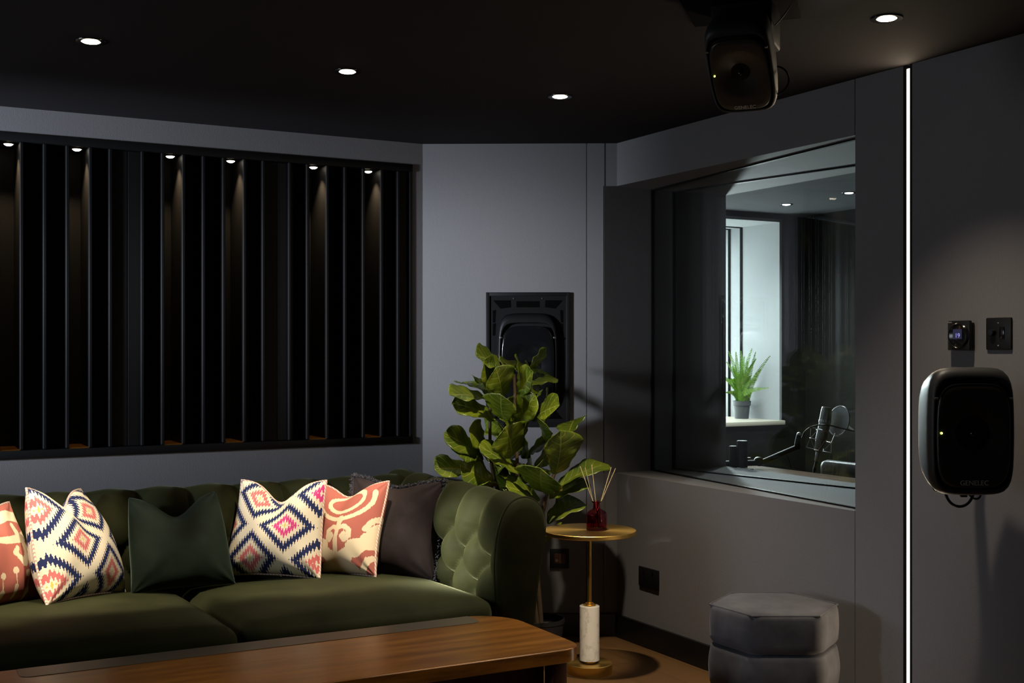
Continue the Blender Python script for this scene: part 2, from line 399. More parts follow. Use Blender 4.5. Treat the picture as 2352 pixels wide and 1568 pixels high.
# far side wall, out of the picture, with an added glowing pane as cool fill
SW0, SW1, SZ0, SZ1 = 3.30, 4.70, 1.10, 2.00
b = NB(); span(b, -2.0, -1.9, -1.4, SW0, 0, CEIL); span(b, -2.0, -1.9, SW1, 5.06, 0, CEIL); span(b, -2.0, -1.9, SW0, SW1, 0, SZ0); span(b, -2.0, -1.9, SW0, SW1, SZ1, CEIL)
struct('wall_side', b, M['wall'])
w3 = thing('added_window_3', 'added glowing fill pane in the far side wall', 'window', (-1.95, (SW0 + SW1) / 2, SZ0)); w3['kind'] = 'structure'
b = NB(); h = (SW1 - SW0) / 2
for y0, y1, z0, z1 in ((-h, -h + 0.04, 0, 0.9), (h - 0.04, h, 0, 0.9), (-h, h, 0, 0.04), (-h, h, 0.86, 0.9)): span(b, -0.02, 0.05, y0, y1, z0, z1, 0.004)
mesh_obj('fill_frame', b, M['black'], w3)
M['fill_pane'] = mat('cool_fill_glow', (0.8, 0.85, 0.9), 0.5, emit=(0.80, 0.89, 1.0), strength=FILL_GLOW)
b = NB(); span(b, -0.004, 0.004, -h + 0.04, h - 0.04, 0.04, 0.86); mesh_obj('pane', b, M['fill_pane'], w3)

# skirting
b = NB()
for s0, s1 in ((0.0, LEN + 0.008),):
    c = A + CH @ Vector(((s0 + s1) / 2, -0.008, 0)); c.z = 0.052; box(b, c, (s1 - s0, 0.016, 0.104), 0.003, CH)
struct('baseboard_back', b, M['skirting'])
b = NB(); span(b, WX - 0.016, WX, 2.905, 4.612, 0, 0.104, 0.003); struct('baseboard_right', b, M['skirting'])
b = NB(); span(b, WX - 0.016, WX, -1.3, 2.868, 0, 0.104, 0.003); struct('baseboard_right_side', b, M['skirting'])
b = NB(); span(b, -1.9, 2.29, WY - 0.016, WY, 0, 0.104, 0.003); struct('baseboard_left', b, M['skirting'])

# the double glazing: two panes set out of parallel, black gaskets
w1 = thing('window_1', 'double glazed booth window with two panes out of parallel', 'window', (WX, 0, 0)); w1['kind'] = 'structure'
for (xa, ya), (xb, yb) in (((3.286, WIN1), (3.118, WIN0)), ((3.408, WIN1), (3.650, WIN0))):
    d = Vector((xb - xa, yb - ya, 0)); ang = math.atan2(d.y, d.x); mtx = M4(ang); mid = Vector(((xa + xb) / 2 - WX, (ya + yb) / 2, (SILL + HEAD) / 2))
    b = NB(); box(b, mid, (d.length - 0.004, 0.010, HEAD - SILL - 0.004), 0, mtx); mesh_obj('pane', b, M['glass'], w1, False)
    b = NB()
    for z in (SILL + 0.003, HEAD - 0.003): box(b, (mid.x, mid.y, z), (d.length, 0.016, 0.006), 0, mtx)
    for x, y, s in ((xa, ya, -1), (xb, yb, 1)): box(b, (x - WX, y + s * 0.003, mid.z), (0.018, 0.007, HEAD - SILL), 0)
    mesh_obj('gasket', b, M['black'], w1, False)

# booth beyond the glass
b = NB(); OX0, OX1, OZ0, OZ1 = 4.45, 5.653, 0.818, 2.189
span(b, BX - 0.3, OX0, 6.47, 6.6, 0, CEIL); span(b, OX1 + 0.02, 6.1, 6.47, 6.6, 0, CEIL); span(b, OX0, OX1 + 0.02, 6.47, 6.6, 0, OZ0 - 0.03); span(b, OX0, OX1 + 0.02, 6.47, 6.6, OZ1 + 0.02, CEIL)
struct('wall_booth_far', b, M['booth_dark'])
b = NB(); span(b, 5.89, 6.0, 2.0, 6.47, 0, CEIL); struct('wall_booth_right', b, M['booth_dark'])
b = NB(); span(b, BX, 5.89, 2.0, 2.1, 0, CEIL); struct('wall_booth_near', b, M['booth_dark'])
w2 = thing('window_2', 'deep pale window reveal in the far booth wall with daylight from the left', 'window', (5.0, 6.47, OZ0)); w2['kind'] = 'structure'
b = NB()
span(b, OX1 - 5, OX1 + 0.02 - 5, -0.002, 0.80, 0, OZ1 - OZ0 + 0.02); span(b, OX0 - 0.02 - 5, OX0 - 5, -0.002, 0.80, 0, OZ1 - OZ0 + 0.02); span(b, OX0 - 0.02 - 5, OX1 + 0.02 - 5, -0.002, 0.80, OZ1 - OZ0, OZ1 - OZ0 + 0.02)
mesh_obj('reveal', b, M['booth_light'], w2, False)
b = NB(); span(b, OX0 - 5.03, OX1 - 5 + 0.03, -0.03, 0.80, -0.03, 0.0, 0.004); mesh_obj('window_sill', b, M['sill'], w2)
for y in (0.405, 0.54):
    b = NB(); span(b, OX1 - 5 - 0.006, OX1 - 5, y - 0.011, y + 0.011, 0, OZ1 - OZ0); span(b, OX0 - 5, OX1 - 5, y - 0.011, y + 0.011, OZ1 - OZ0 - 0.006, OZ1 - OZ0); mesh_obj('gasket', b, M['void'], w2, False)
b = NB(); span(b, OX0 - 5, OX1 - 5, 0.78, 0.80, 0, OZ1 - OZ0); mesh_obj('pane', b, M['window_glow'], w2, False)

# ------------------------------------------------------------------ acoustic diffuser in the niche
df = thing('acoustic_diffuser', 'long black slatted acoustic diffuser recessed in the wall above the sofa', 'acoustic panel', (0, WY, NZ0))
H = NZ1 - NZ0
b = NB(); span(b, NX0 + 0.001, NX1 - 0.001, -0.008, 0.28, H - 0.034, H - 0.001, 0.002); span(b, NX0 + 0.001, NX1 - 0.001, -0.008, 0.28, 0.001, 0.032, 0.002)
span(b, NX0 + 0.001, NX0 + 0.012, -0.004, 0.28, 0.03, H - 0.03); span(b, NX1 - 0.012, NX1 - 0.001, -0.004, 0.28, 0.03, H - 0.03)
mesh_obj('frame', b, M['diffuser'], df)
F = [1.052, 1.134, 1.219, 1.302, 1.387, 1.476, 1.558, 1.675, 1.756, 1.846, 1.929, 2.016, 2.103, 2.184, 2.253]
F = [-0.028, 0.05, 0.136, 0.223, 0.30, 0.426, 0.508, 0.592, 0.677, 0.762, 0.849, 0.926] + F
KIND = ['mid', 'mid', 'lit', 'rib', 'flat', 'rib', 'lit', 'mid', 'mid', 'lit', 'rib', 'flat', 'rib', 'lit', 'mid', 'mid', 'lit', 'rib', 'flat', 'rib', 'lit', 'mid', 'mid', 'lit', 'rib', 'flat']
DEPTH = dict(mid=0.11, lit=0.20, rib=0.075, flat=0.02)
for i, x in enumerate(F[1:-1]):
    b = NB(); box(b, (x, 0.10, H / 2), (0.0125, 0.205, H - 0.068), 0.0022, None, 1); mark(mesh_obj('fin', b, M['diffuser'], df, False), M['edge_highlight'], lambda n: n.x < -0.35 and n.y < -0.35)
LITX = []
for x0, x1, k in zip(F[:-1], F[1:], KIND):
    b = NB(); y = DEPTH[k]; xa, xb = x0 + 0.006, x1 - 0.006
    span(b, xa, xb, y, y + 0.018, 0.032, H - 0.034)
    if k == 'rib':
        for q in range(4):
            xc = xa + (q + 0.5) * (xb - xa) / 4; span(b, xc - 0.004, xc + 0.004, y - 0.010, y, 0.034, H - 0.036)
    if k == 'flat' and x1 < 2.2:
        xm = x0 + (x1 - x0) * 0.55; span(b, xa, xm - 0.0015, y - 0.008, y, 0.034, H - 0.036, 0.0015); span(b, xm + 0.0015, xb, y - 0.008, y, 0.034, H - 0.036, 0.0015)
    mesh_obj('back_board', b, M['diffuser'], df, False)
    if k == 'lit':
        LITX.append((x0 + x1) / 2)
        b = NB(); span(b, xa, xb, 0.0, y, 0.0325, 0.036); mesh_obj('well_base', b, M['walnut'], df, False)
NL = ['by the left edge of the photo', 'second from the left', 'third from the left', 'third from the right', 'second from the right', 'nearest the corner']
n = 0; proto = None
for x in LITX:
    if x < 0.45: continue
    nm = 'small round spotlight atop a diffuser well, ' + NL[n]; n += 1
    lt = thing('well_spotlight', nm, 'spotlight', (x, WY + 0.055, NZ1 - 0.034), 0, 'small spotlights along the top of the diffuser')
    if proto is None:
        b = NB(); lathe(b, [(0.0185, -0.004), (0.024, -0.004), (0.024, 0.0)], 28); trim = mesh_obj('trim_ring', b, M['black'], lt)
        b = NB(); lathe(b, [(0.0002, -0.0115), (0.008, -0.0105), (0.014, -0.0075), (0.0185, -0.003), (0.0185, -0.001)], 28); lens = mesh_obj('lens', b, M['lamp'], lt)
        proto = (trim, lens)
    else:
        for q in proto: c = q.copy(); COL.objects.link(c); c.parent = lt
    spot('well_beam', (x, WY + 0.055, NZ1 - 0.046), WELL_W, 88, 0.8, (1.0, 0.72, 0.42), 0.012)

# ------------------------------------------------------------------ ceiling downlights
def downlight(x, y, label, group, r=0.0285, lens='lamp', proto=[]):
    lt = thing('downlight', label, 'ceiling light', (x, y, CEIL), 0, group)
    b = NB(); lathe(b, [(r, 0.0), (r, -0.003), (r * 1.55, -0.004), (r * 1.6, -0.001), (r * 1.6, 0.0)], 40); mesh_obj('trim_ring', b, M['gloss_black'], lt)
    b = NB(); lathe(b, [(0.0002, -0.0085), (r * 0.5, -0.0075), (r * 0.85, -0.005), (r, -0.002), (r, 0.0)], 40); mesh_obj('lens', b, M[lens], lt)
    return lt
WARM = (1.0, 0.84, 0.64)
G = 'row of recessed downlights over the sofa'
downlight(0.649, 3.862, 'recessed round downlight, leftmost in the black ceiling', G)
downlight(1.480, 3.862, 'recessed round downlight above the middle of the sofa', G)
downlight(2.318, 3.862, 'recessed round downlight near the corner, above the side table and plant', G)
downlight(2.587, 2.508, 'recessed round downlight at right above the light strip', None)
for (x, y, p, sz, bl, tgt) in DOWN: spot('ceiling_beam', (x, y, CEIL - 0.012), p, sz, bl, WARM, 0.03, tgt)  # includes the added beams that have no fitting
G = 'booth ceiling downlights'
downlight(5.31, 6.01, 'round downlight in the booth ceiling above the fern', G, 0.027, 'lamp_cool')
downlight(5.25, 5.39, 'round downlight in the booth ceiling at the right edge of the glass', G, 0.027, 'lamp_cool')
for (x, y, p, sz) in BOOTH: spot('booth_beam', (x, y, CEIL - 0.012), p, sz, 0.7, (0.88, 0.96, 1.0), 0.03)
for loc, tgt, p, sz, bl, rad in BOOTH_SIDE: spot('booth_side_beam', loc, p, sz, bl, (0.88, 0.97, 1.0), rad, tgt)

# added spots without fittings on the unseen far side, washing walls and sofa arm
for loc, tgt, p, sz, bl, rad, colr in COOL: spot('added_beam', loc, p, sz, bl, colr, rad, tgt)
# vertical light strip in its slot
ls = thing('light_strip', 'tall vertical warm white light strip in a black slot between wall panels', 'strip light', (WX, 2.8865, 0))
b = NB(); span(b, -0.001, 0.028, -0.0185, -0.010, 0.0, CEIL - 0.001); span(b, -0.001, 0.028, 0.007, 0.0185, 0.0, CEIL - 0.001); span(b, 0.024, 0.029, -0.0185, 0.0185, 0.0, CEIL - 0.001)
mesh_obj('channel', b, M['black'], ls, False)
b = NB(); span(b, 0.0002, 0.022, -0.0098, 0.0068, 0.002, CEIL - 0.012, 0.003); mesh_obj('light_diffuser', b, M['strip'], ls)
la = bpy.data.lights.new('strip_glow', 'AREA'); la.shape = 'RECTANGLE'; la.size = 2.2; la.size_y = 0.012; la.energy = STRIP_W; la.color = (1.0, 0.80, 0.55)
lo_ = bpy.data.objects.new('strip_glow', la); COL.objects.link(lo_); lo_.location = (WX - 0.0015, 2.885, CEIL / 2); lo_.rotation_euler = (0, R(90), 0)
#PART3
# ------------------------------------------------------------------ sofa
SX, SY = 1.1175, 4.5
sofa = thing('chesterfield_sofa', 'dark green velvet tufted sofa with rolled arms along the slatted wall', 'sofa', (SX, SY, 0))
def normals2(P):
    out = []
    for i in range(len(P)):
        d = P[min(i + 1, len(P) - 1)] - P[max(i - 1, 0)]; d.normalize(); out.append(Vector((-d[1], d[0])))
    return out
TW, TH = 0.195, 0.112
def puff(l, q):
    p = l / TW
    if q > 0: return abs(math.sin(PI * p)) ** 0.8
    return (abs(math.sin(PI * (p + q / 2))) * abs(math.sin(PI * (p - q / 2)))) ** 0.52
def tuft(l, s, s0, s_lo, s_hi):
    q = (s - s0) / TH; h = puff(l, q); f = 1.0
    if s > s_hi: f = max(0.0, 1 - (s - s_hi) / 0.12)
    if s < s_lo: f = max(0.0, 1 - (s_lo - s) / 0.05)
    d = 0.0
    for k in range(-5, 1):
        off = 0 if k % 2 == 0 else 0.5
        dl = ((l / TW - off + 0.5) % 1.0 - 0.5) * TW; ds = s - s0 - k * TH
        d += math.exp(-(dl * dl + ds * ds) / (2 * 0.022 ** 2))
    return (0.054 * h - 0.030 * d - 0.014) * (f * f * (3 - 2 * f))
def upholstered(prof, nS, l0, l1, nL, place, s0z, flip, lo=0.02, hi_after=0.10, end_fade=0.05):
    """profile (a, z) swept along l; returns bmesh, button placements, outline at l0"""
    P = [Vector((p.x, p.y)) for p in spline([(a, z, 0) for a, z in prof], nS)]
    S = [0.0]
    for a, b2 in zip(P[:-1], P[1:]): S.append(S[-1] + (b2 - a).length)
    N = normals2(P); s0 = next(s for s, p in zip(S, P) if p[1] >= s0z)
    bm = NB(); rings = []
    for j in range(nL + 1):
        l = l0 + (l1 - l0) * j / nL; e = min(1.0, (l - l0) / end_fade, 1.0)
        ring = []
        for p, s, nn in zip(P, S, N):
            q = p + nn * (flip * tuft(l - l0 - TW * 0.78, s, s0, lo, s0 + hi_after) * e)
            ring.append(place(q[0], l, q[1]))
        rings.append(ring)
    loft(bm, rings, False, False, False)
    btn = []
    for k in (0, -1, -2):
        off = 0 if k % 2 == 0 else 0.5; s = s0 + k * TH
        i = min(range(len(S)), key=lambda i: abs(S[i] - s))
        if S[i] < lo: continue
        for c in range(-1, 16):
            l = l0 + TW * (0.78 + c + off)
            if l0 + 0.10 < l < l1 - 0.12:
                q = P[i] + N[i] * (flip * -0.012); btn.append(place(q[0], l, q[1]))
    return bm, btn, P
b = NB(); lathe(b, [(0.0002, 0.006), (0.006, 0.005), (0.0105, 0.001), (0.0105, -0.003), (0.004, -0.006)], 14); BTN = None
def buttons(pts, parent, axis):
    global BTN
    rot = Vector(axis).to_track_quat('Z', 'Y').to_euler()
    for p in pts:
        if BTN is None: BTN = mesh_obj('tuft_button', b, M['green'], parent); o = BTN
        else: o = BTN.copy(); COL.objects.link(o); o.parent = parent
        o.location = p; o.rotation_euler = rot
ARM = [(2.080, 0.22), (2.062, 0.42), (2.060, 0.55), (2.078, 0.66), (2.118, 0.735), (2.175, 0.760), (2.232, 0.742), (2.268, 0.685), (2.268, 0.60), (2.243, 0.46), (2.222, 0.28), (2.212, 0.07)]
for sgn, nm in ((1, 'right'), (-1, 'left')):
    bm, btn, P = upholstered([(a - SX, z) for a, z in ARM], 12, 3.90, 4.96, 128, lambda a, l, z: Vector((sgn * a, l - SY, z)), 0.635, 1)
    arm = mesh_obj('armrest', bm, M['green'], sofa, True, 80)
    buttons(btn, arm, (-sgn, 0, 0.15))
    c = sum(P, Vector((0, 0))) / len(P)
    b2 = NB(); rings = []
    for f, y in ((1.0, 3.902), (1.0, 3.892), (0.96, 3.880), (0.80, 3.872), (0.4, 3.868)):
        rings.append([Vector((sgn * (c[0] + (p[0] - c[0]) * f), y - SY, c[1] + (p[1] - c[1]) * f)) for p in P])
    loft(b2, rings, False, True); mesh_obj('arm_front', b2, M['green'], arm, True, 60)
    b2 = NB(); tube(b2, [Vector((sgn * p[0], 3.894 - SY, p[1])) for p in P], 0.0045, 8); mesh_obj('piping', b2, M['green'], arm)
    for y in (3.95, 4.90):
        b2 = NB(); lathe(b2, [(0.018, 0.0), (0.026, 0.07)], 16, (sgn * (2.16 - SX), y - SY, 0)); mesh_obj('foot', b2, M['walnut_dark'], sofa)
BACK = [(4.800, 0.24), (4.780, 0.40), (4.782, 0.52), (4.802, 0.63), (4.838, 0.708), (4.890, 0.746), (4.945, 0.746), (4.995, 0.710), (5.016, 0.64), (5.014, 0.50), (5.010, 0.30), (5.010, 0.08)]
bm, btn, P = upholstered([(a - SY, z) for a, z in BACK], 10, 0.06, 2.20, 230, lambda a, l, z: Vector((l - SX, a, z)), 0.60, 1, 0.02, 0.11)
back = mesh_obj('backrest', bm, M['green'], sofa, True, 80); buttons([p for p in btn], back, (0, -1, 0.2))
def seat(x0, x1):
    hx = (x1 - x0) / 2
    def f(u, p):
        z = p.z
        if u.z > 0:
            e = max(0, 1 - abs(u.x) ** 2.6) * max(0, 1 - abs(u.y) ** 3.0)
            z += 0.042 * e * min(1, u.z * 1.0) - 0.030 * (u.y + 1) / 2
        y = p.y - (0.022 * (1 - abs(u.x) ** 4) * (1 - u.z * u.z) if u.y < 0 else 0)
        x = p.x + 0.0
        return Vector((x, y, z))
    bm = NB(); rbox(bm, (hx - 0.002, 0.455, 0.105), 0.055, 22, f)
    bmesh.ops.translate(bm, vec=((x0 + x1) / 2 - SX, 4.310 - SY, 0.302), verts=bm.verts[:])
    o = mesh_obj('seat_cushion', bm, M['green'], sofa, True, 80)
    # welt along the top edge
    b2 = NB(); pts = []
    for i in range(41):
        s = i / 40; pts.append(((x0 + x1) / 2 - SX + (s - 0.5) * 2 * (hx - 0.03), 4.310 - 0.455 - 0.008 * (1 - abs(2 * s - 1) ** 4) - SY, 0.223))
    tube(b2, pts, 0.004, 6); mesh_obj('piping', b2, M['green'], o)
seat(0.182, 1.1165); seat(1.1185, 2.053)
b = NB(); span(b, 0.06 - SX, 2.17 - SX, 3.90 - SY, 4.95 - SY, 0.07, 0.19, 0.012); mesh_obj('base_frame', b, M['green'], sofa)

# ------------------------------------------------------------------ scatter cushions
def pillow_shape(a, T, chop, cw, inset, seed, draw, wrinkle=0.10):
    r2 = random.Random(seed); ph = [r2.uniform(0, 6.28) for _ in range(6)]
    def f(s, t, side):
        up = max(0.0, (t + 0.3) / 1.3)
        g = math.exp(-(s / cw) ** 2)
        x = a * s * (1 - inset * (1 - t * t)) * (1 - (1 - draw) * up * up)
        z = a * t * (1 - inset * (1 - s * s)) - chop * g * up ** 1.6
        prof = max(0.0, 1 - abs(s) ** 2.4) ** 0.52 * max(0.0, 1 - abs(t) ** 2.4) ** 0.52
        th = T * prof * (1 - 0.45 * math.exp(-(s / (cw * 0.45)) ** 2) * up ** 2) * (1.12 - 0.2 * t)
        th += T * 0.05 * prof * (math.sin(5 * s + 3 * t + ph[0]) + math.sin(4 * t - 6 * s + ph[1]) + 0.6 * math.sin(11 * (s + t) + ph[2]) * abs(s * t))
        for cs in (-1, 1):
            for ct in (-1, 1):
                dx, dz = s - cs, t - ct; th += T * wrinkle * math.exp(-math.hypot(dx, dz) / 0.32) * math.sin(9 * math.atan2(dz * ct, dx * cs) + ph[4] + cs + 2 * ct) * prof ** 0.6
        y = -side * th + 0.012 * math.sin(2.2 * t + ph[3]) * s
        return Vector((x, y, z))
    return f
def ikat_motif(dx, dz):
    segs = []
    def add(pts, w):
        for p, q in zip(pts[:-1], pts[1:]): segs.append((p[0], p[1], q[0], q[1], w[0] if isinstance(w, tuple) else w, w[1] if isinstance(w, tuple) else w))
    ell = lambda cx, cz, rx, rz, a0, a1, n=28: [(cx + rx * math.cos(R(a0 + (a1 - a0) * i / n)), cz + rz * math.sin(R(a0 + (a1 - a0) * i / n))) for i in range(n + 1)]
    add(ell(0.08, 0.66, 0.42, 0.27, 0, 360), 0.05)                       # ring
    add(ell(0.08, 0.62, 0.66, 0.43, 190, 380), 0.055)                     # outer broken ring
    add([(0.08, 0.22), (0.08, 0.10), (0.06, -0.30), (0.06, -0.62)], (0.075, 0.06))   # stem
    add([(0.08, 0.27), (0.08, 0.16)], (0.01, 0.075))
    for s in (-1, 1):                                                    # scrolls
        add([(0.08, -0.06), (0.08 + s * 0.16, 0.0), (0.08 + s * 0.30, -0.10), (0.08 + s * 0.32, -0.24), (0.08 + s * 0.22, -0.32), (0.08 + s * 0.15, -0.24), (0.08 + s * 0.20, -0.18)], 0.055)
        add([(0.08 + s * 1.05, -0.02), (0.08 + s * 0.75, -0.30), (0.08 + s * 0.45, -0.48), (0.08 + s * 0.10, -0.78)], (0.09, 0.20))
        add([(0.08 + s * 0.95, 0.28), (0.08 + s * 0.72, 0.10), (0.08 + s * 0.62, -0.06), (0.08 + s * 0.74, -0.10), (0.08 + s * 0.80, 0.0)], 0.055)
        add([(0.08 + s * 0.96, 0.58), (0.08 + s * 0.90, 0.30)], (0.07, 0.03))
        add([(0.08 + s * 0.55, -0.98), (0.08 + s * 0.72, -0.70), (0.08 + s * 1.0, -0.52)], (0.05, 0.06))
    add([(-0.25, -0.98), (0.05, -0.85), (0.4, -0.98)], 0.2)
    A_ = np.array(segs)
    def f(X, Z):
        X = X - dx; Z = Z - dz; best = np.full(X.shape, 9.0)
        for x0, z0, x1, z1, w0, w1 in A_:
            vx, vz = x1 - x0, z1 - z0; L2 = vx * vx + vz * vz + 1e-9
            h = np.clip(((X - x0) * vx + (Z - z0) * vz) / L2, 0, 1)
            best = np.minimum(best, np.hypot(X - x0 - h * vx, Z - z0 - h * vz) - (w0 + (w1 - w0) * h))
        return best
    return f
def ikat_sprigs(dx, dz):
    segs = []
    def add(pts, w0, w1):
        for p, q in zip(pts[:-1], pts[1:]): segs.append((p[0], p[1], q[0], q[1], w0, w1))
    add([(-0.6, 0.92), (0.2, 0.80), (0.9, 0.55)], 0.12, 0.12)
    add([(-0.8, 0.35), (-0.2, 0.28), (0.3, 0.22), (0.8, 0.35)], 0.10, 0.09); add([(0.25, 0.55), (0.3, 0.22)], 0.06, 0.10)
    for s in (-1, 1):
        add([(0.35, 0.20), (0.35 + s * 0.10, -0.12), (0.35 + s * 0.22, -0.30), (0.35 + s * 0.38, -0.05), (0.35 + s * 0.28, 0.05)], 0.07, 0.05)
    add([(0.42, -0.15), (0.48, -0.5)], 0.03, 0.09); add([(0.48, -0.5), (0.46, -0.68)], 0.09, 0.01)
    for k, x in enumerate((-0.75, -0.45, -0.12, 0.18, 0.72, 0.95)):
        z = -0.42 - 0.08 * (k % 2); add([(x, z), (x + 0.001, z)], 0.07, 0.07); add([(x, z - 0.08), (x, z - 0.32)], 0.012, 0.012); add([(x, z - 0.32), (x - 0.03, z - 0.5)], 0.06, 0.02)
    A_ = np.array(segs)
    def f(X, Z):
        X = X - dx; Z = Z - dz; best = np.full(X.shape, 9.0)
        for x0, z0, x1, z1, w0, w1 in A_:
            vx, vz = x1 - x0, z1 - z0; h = np.clip(((X - x0) * vx + (Z - z0) * vz) / (vx * vx + vz * vz + 1e-9), 0, 1)
            best = np.minimum(best, np.hypot(X - x0 - h * vx, Z - z0 - h * vz) - (w0 + (w1 - w0) * h))
        return best
    return f
def cushion(name, label, loc, yaw, tilt, roll, m, a=0.21, T=0.075, chop=0.08, cw=0.42, inset=0.06, n=56, seed=1, cord=None, motif=None, uvoff=(0, 0), fringe=False, draw=0.94, wrinkle=0.10):
    t = thing(name, label, 'cushion', loc); t.rotation_mode = 'YXZ'; t.rotation_euler = (R(-tilt), R(roll), R(yaw))
    f = pillow_shape(a, T, chop, cw, inset, seed, draw, wrinkle); bm = NB(); uvl = bm.loops.layers.uv.new('UVMap'); ST = {}
    # denser rows towards the edges keep the rounded rim smooth
    e = lambda i: math.sin((i / n - 0.5) * PI) * 0.55 + (2 * i / n - 1) * 0.45
    sheets = []
    for side in (1, -1):
        V = [[None] * (n + 1) for _ in range(n + 1)]
        for i in range(n + 1):
            for j in range(n + 1):
                if side == -1 and (i in (0, n) or j in (0, n)): V[i][j] = sheets[0][i][j]; continue
                v = bm.verts.new(f(e(i), e(j), side) + Vector((0, 0, a))); ST[v] = (e(i), e(j)); V[i][j] = v
        sheets.append(V)
        for i in range(n):
            for j in range(n): bm.faces.new((V[i][j], V[i + 1][j], V[i + 1][j + 1], V[i][j + 1]))
    for fc in bm.faces:
        for lp in fc.loops: s, tt = ST[lp.vert]; lp[uvl].uv = (s * a + uvoff[0], tt * a + uvoff[1])
    if motif:
        bm.verts.index_update(); vs = list(bm.verts); X = np.array([ST[v][0] for v in vs]); Z = np.array([ST[v][1] for v in vs]); D = motif(X, Z)
    cv = mesh_obj('cover', bm, m, t, True, 80)
    if motif:
        at = cv.data.attributes.new('motif', 'FLOAT', 'POINT'); at.data.foreach_set('value', [float(q) for q in D])
    edge = [(-1 + 2 * k / 40, -1) for k in range(40)] + [(1, -1 + 2 * k / 40) for k in range(40)] + [(1 - 2 * k / 40, 1) for k in range(40)] + [(-1, 1 - 2 * k / 40) for k in range(41)]
    pts = [f(s, q, 1) + Vector((0, 0, a)) for s, q in edge]
    if cord:
        b2 = NB(); tube(b2, pts, 0.0045, 8); mesh_obj('piping', b2, M[cord], t)
    if fringe:
        b2 = NB(); rr = random.Random(3); c0 = Vector((0, 0, a))
        for k in range(len(pts) - 1):
            for q in range(16):
                p = pts[k].lerp(pts[k + 1], rr.random()); d = (p - c0); d.y = 0; d.normalize()
                d = (d + Vector((rr.uniform(-.9, .9), rr.uniform(-1.1, 1.1), rr.uniform(-.9, .9)))).normalized(); L = rr.uniform(0.012, 0.022)
                mid = p + d * L * 0.6; end = mid + Vector((rr.uniform(-1, 1), rr.uniform(-1, 1), rr.uniform(-1, 1))) * L * 0.4
                tube(b2, [p, mid, end], 0.0014, 4)
        fo = mesh_obj('fringe', b2, M['fringe'], t); fo['kind'] = 'stuff'
    return t
GC = 'scatter cushions on the sofa'
cushion('cushion', 'coral and cream ikat cushion half cut off at the left edge of the photo', (0.463, 4.562, 0.402), 42.6, 17.7, 3.8, M['ikat'], a=0.187, draw=0.80, motif=ikat_sprigs(0.25, 0), cord='piping', n=110, seed=2, chop=0.05)
cushion('cushion', 'navy and cream zigzag diamond cushion on the left half of the sofa', (0.753, 4.545, 0.411), 45.8, 23.8, 5.6, M['kilim'], T=0.085, a=0.211, draw=0.77, cord='piping', seed=5, chop=0.075, uvoff=(-0.0775, 0.015))
cushion('cushion', 'plain dark bottle green velvet cushion between the two zigzag cushions', (1.103, 4.570, 0.407), -5, 29, -2.3, M['green_dark'], a=0.193, draw=0.86, wrinkle=0.15, seed=8, chop=0.085, cw=0.5)
cushion('cushion', 'navy and cream zigzag diamond cushion on the right, overlapping a coral one', (1.433, 4.545, 0.427), -39.8, 18.5, 0, M['kilim'], T=0.085, a=0.190, draw=0.955, cord='piping', seed=11, chop=0.08, uvoff=(0.07, 0.0))
cushion('cushion', 'coral and cream ikat cushion with ring motif, overlapping the dark fringed cushion', (1.700, 4.515, 0.410), -64, 16.8, -6, M['ikat'], a=0.188, draw=0.99, motif=ikat_motif(0.12, 0.0), cord='piping', n=110, seed=14, chop=0.05)
cushion('cushion', 'large charcoal plum velvet cushion with frayed fringe in the sofa corner', (1.872, 4.455, 0.402), -42, 16, 2, M['plum'], a=0.198, draw=0.99, wrinkle=0.16, seed=17, chop=0.03, cw=0.5, fringe=True)

# ------------------------------------------------------------------ coffee table
ct = thing('coffee_table', 'long polished walnut coffee table with a metal strip along its back edge', 'table', (0.75, 3.325, 0))
def rrect(x0, x1, y0, y1, rads, n=10):
    out = []
    for (cx, cy, a0), r in zip(((x1, y1, 0), (x0, y1, 90), (x0, y0, 180), (x1, y0, 270)), rads):
        sx = -1 if cx == x1 else 1; sy = -1 if cy == y1 else 1
        for i in range(n + 1):
            a = R(a0 + 90 * i / n); out.append((cx + sx * r + r * math.cos(a), cy + sy * r + r * math.sin(a)))
    return out
O = rrect(-0.45 - 0.75, 1.925 - 0.75, 3.055 - 3.325, 3.595 - 3.325, (0.15, 0.08, 0.08, 0.075))
def inset(O, d):
    c = Vector((0, 0)); return [(x - math.copysign(d, x), y - math.copysign(d, y)) for x, y in O]
b = NB(); loft(b, [[Vector((x, y, z)) for x, y in inset(O, d)] for d, z in ((0.004, 0.379), (0.0, 0.382), (0.0, 0.417), (0.003, 0.42))]); mesh_obj('tabletop', b, M['walnut'], ct, True, 30)
b = NB(); loft(b, [[Vector((x, y, z)) for x, y in inset(O, d)] for d, z in ((0.002, 0.380), (-0.0012, 0.381), (-0.0012, 0.4185), (0.002, 0.4195))], False, False); mesh_obj('edge_band', b, M['band'], ct, True, 30)
b = NB(); S_ = rrect(0.405 - 0.75, 1.80 - 0.75, 3.490 - 3.325, 3.590 - 3.325, (0.008, 0.008, 0.03, 0.03)); loft(b, [[Vector((x, y, z)) for x, y in S_] for z in (0.418, 0.4212)]); mesh_obj('metal_strip', b, M['bronze'], ct, True, 30)
for x in (-0.40, 1.855):
    for y in (3.115, 3.535):
        b = NB(); box(b, (x - 0.75, y - 3.325, 0.19), (0.05, 0.05, 0.38), 0.003); mesh_obj('leg', b, M['walnut_dark'], ct)
b = NB(); span(b, -0.38 - 0.75, 1.83 - 0.75, 3.14 - 3.325, 3.51 - 3.325, 0.12, 0.379, 0.004); mesh_obj('apron', b, M['walnut_dark'], ct)

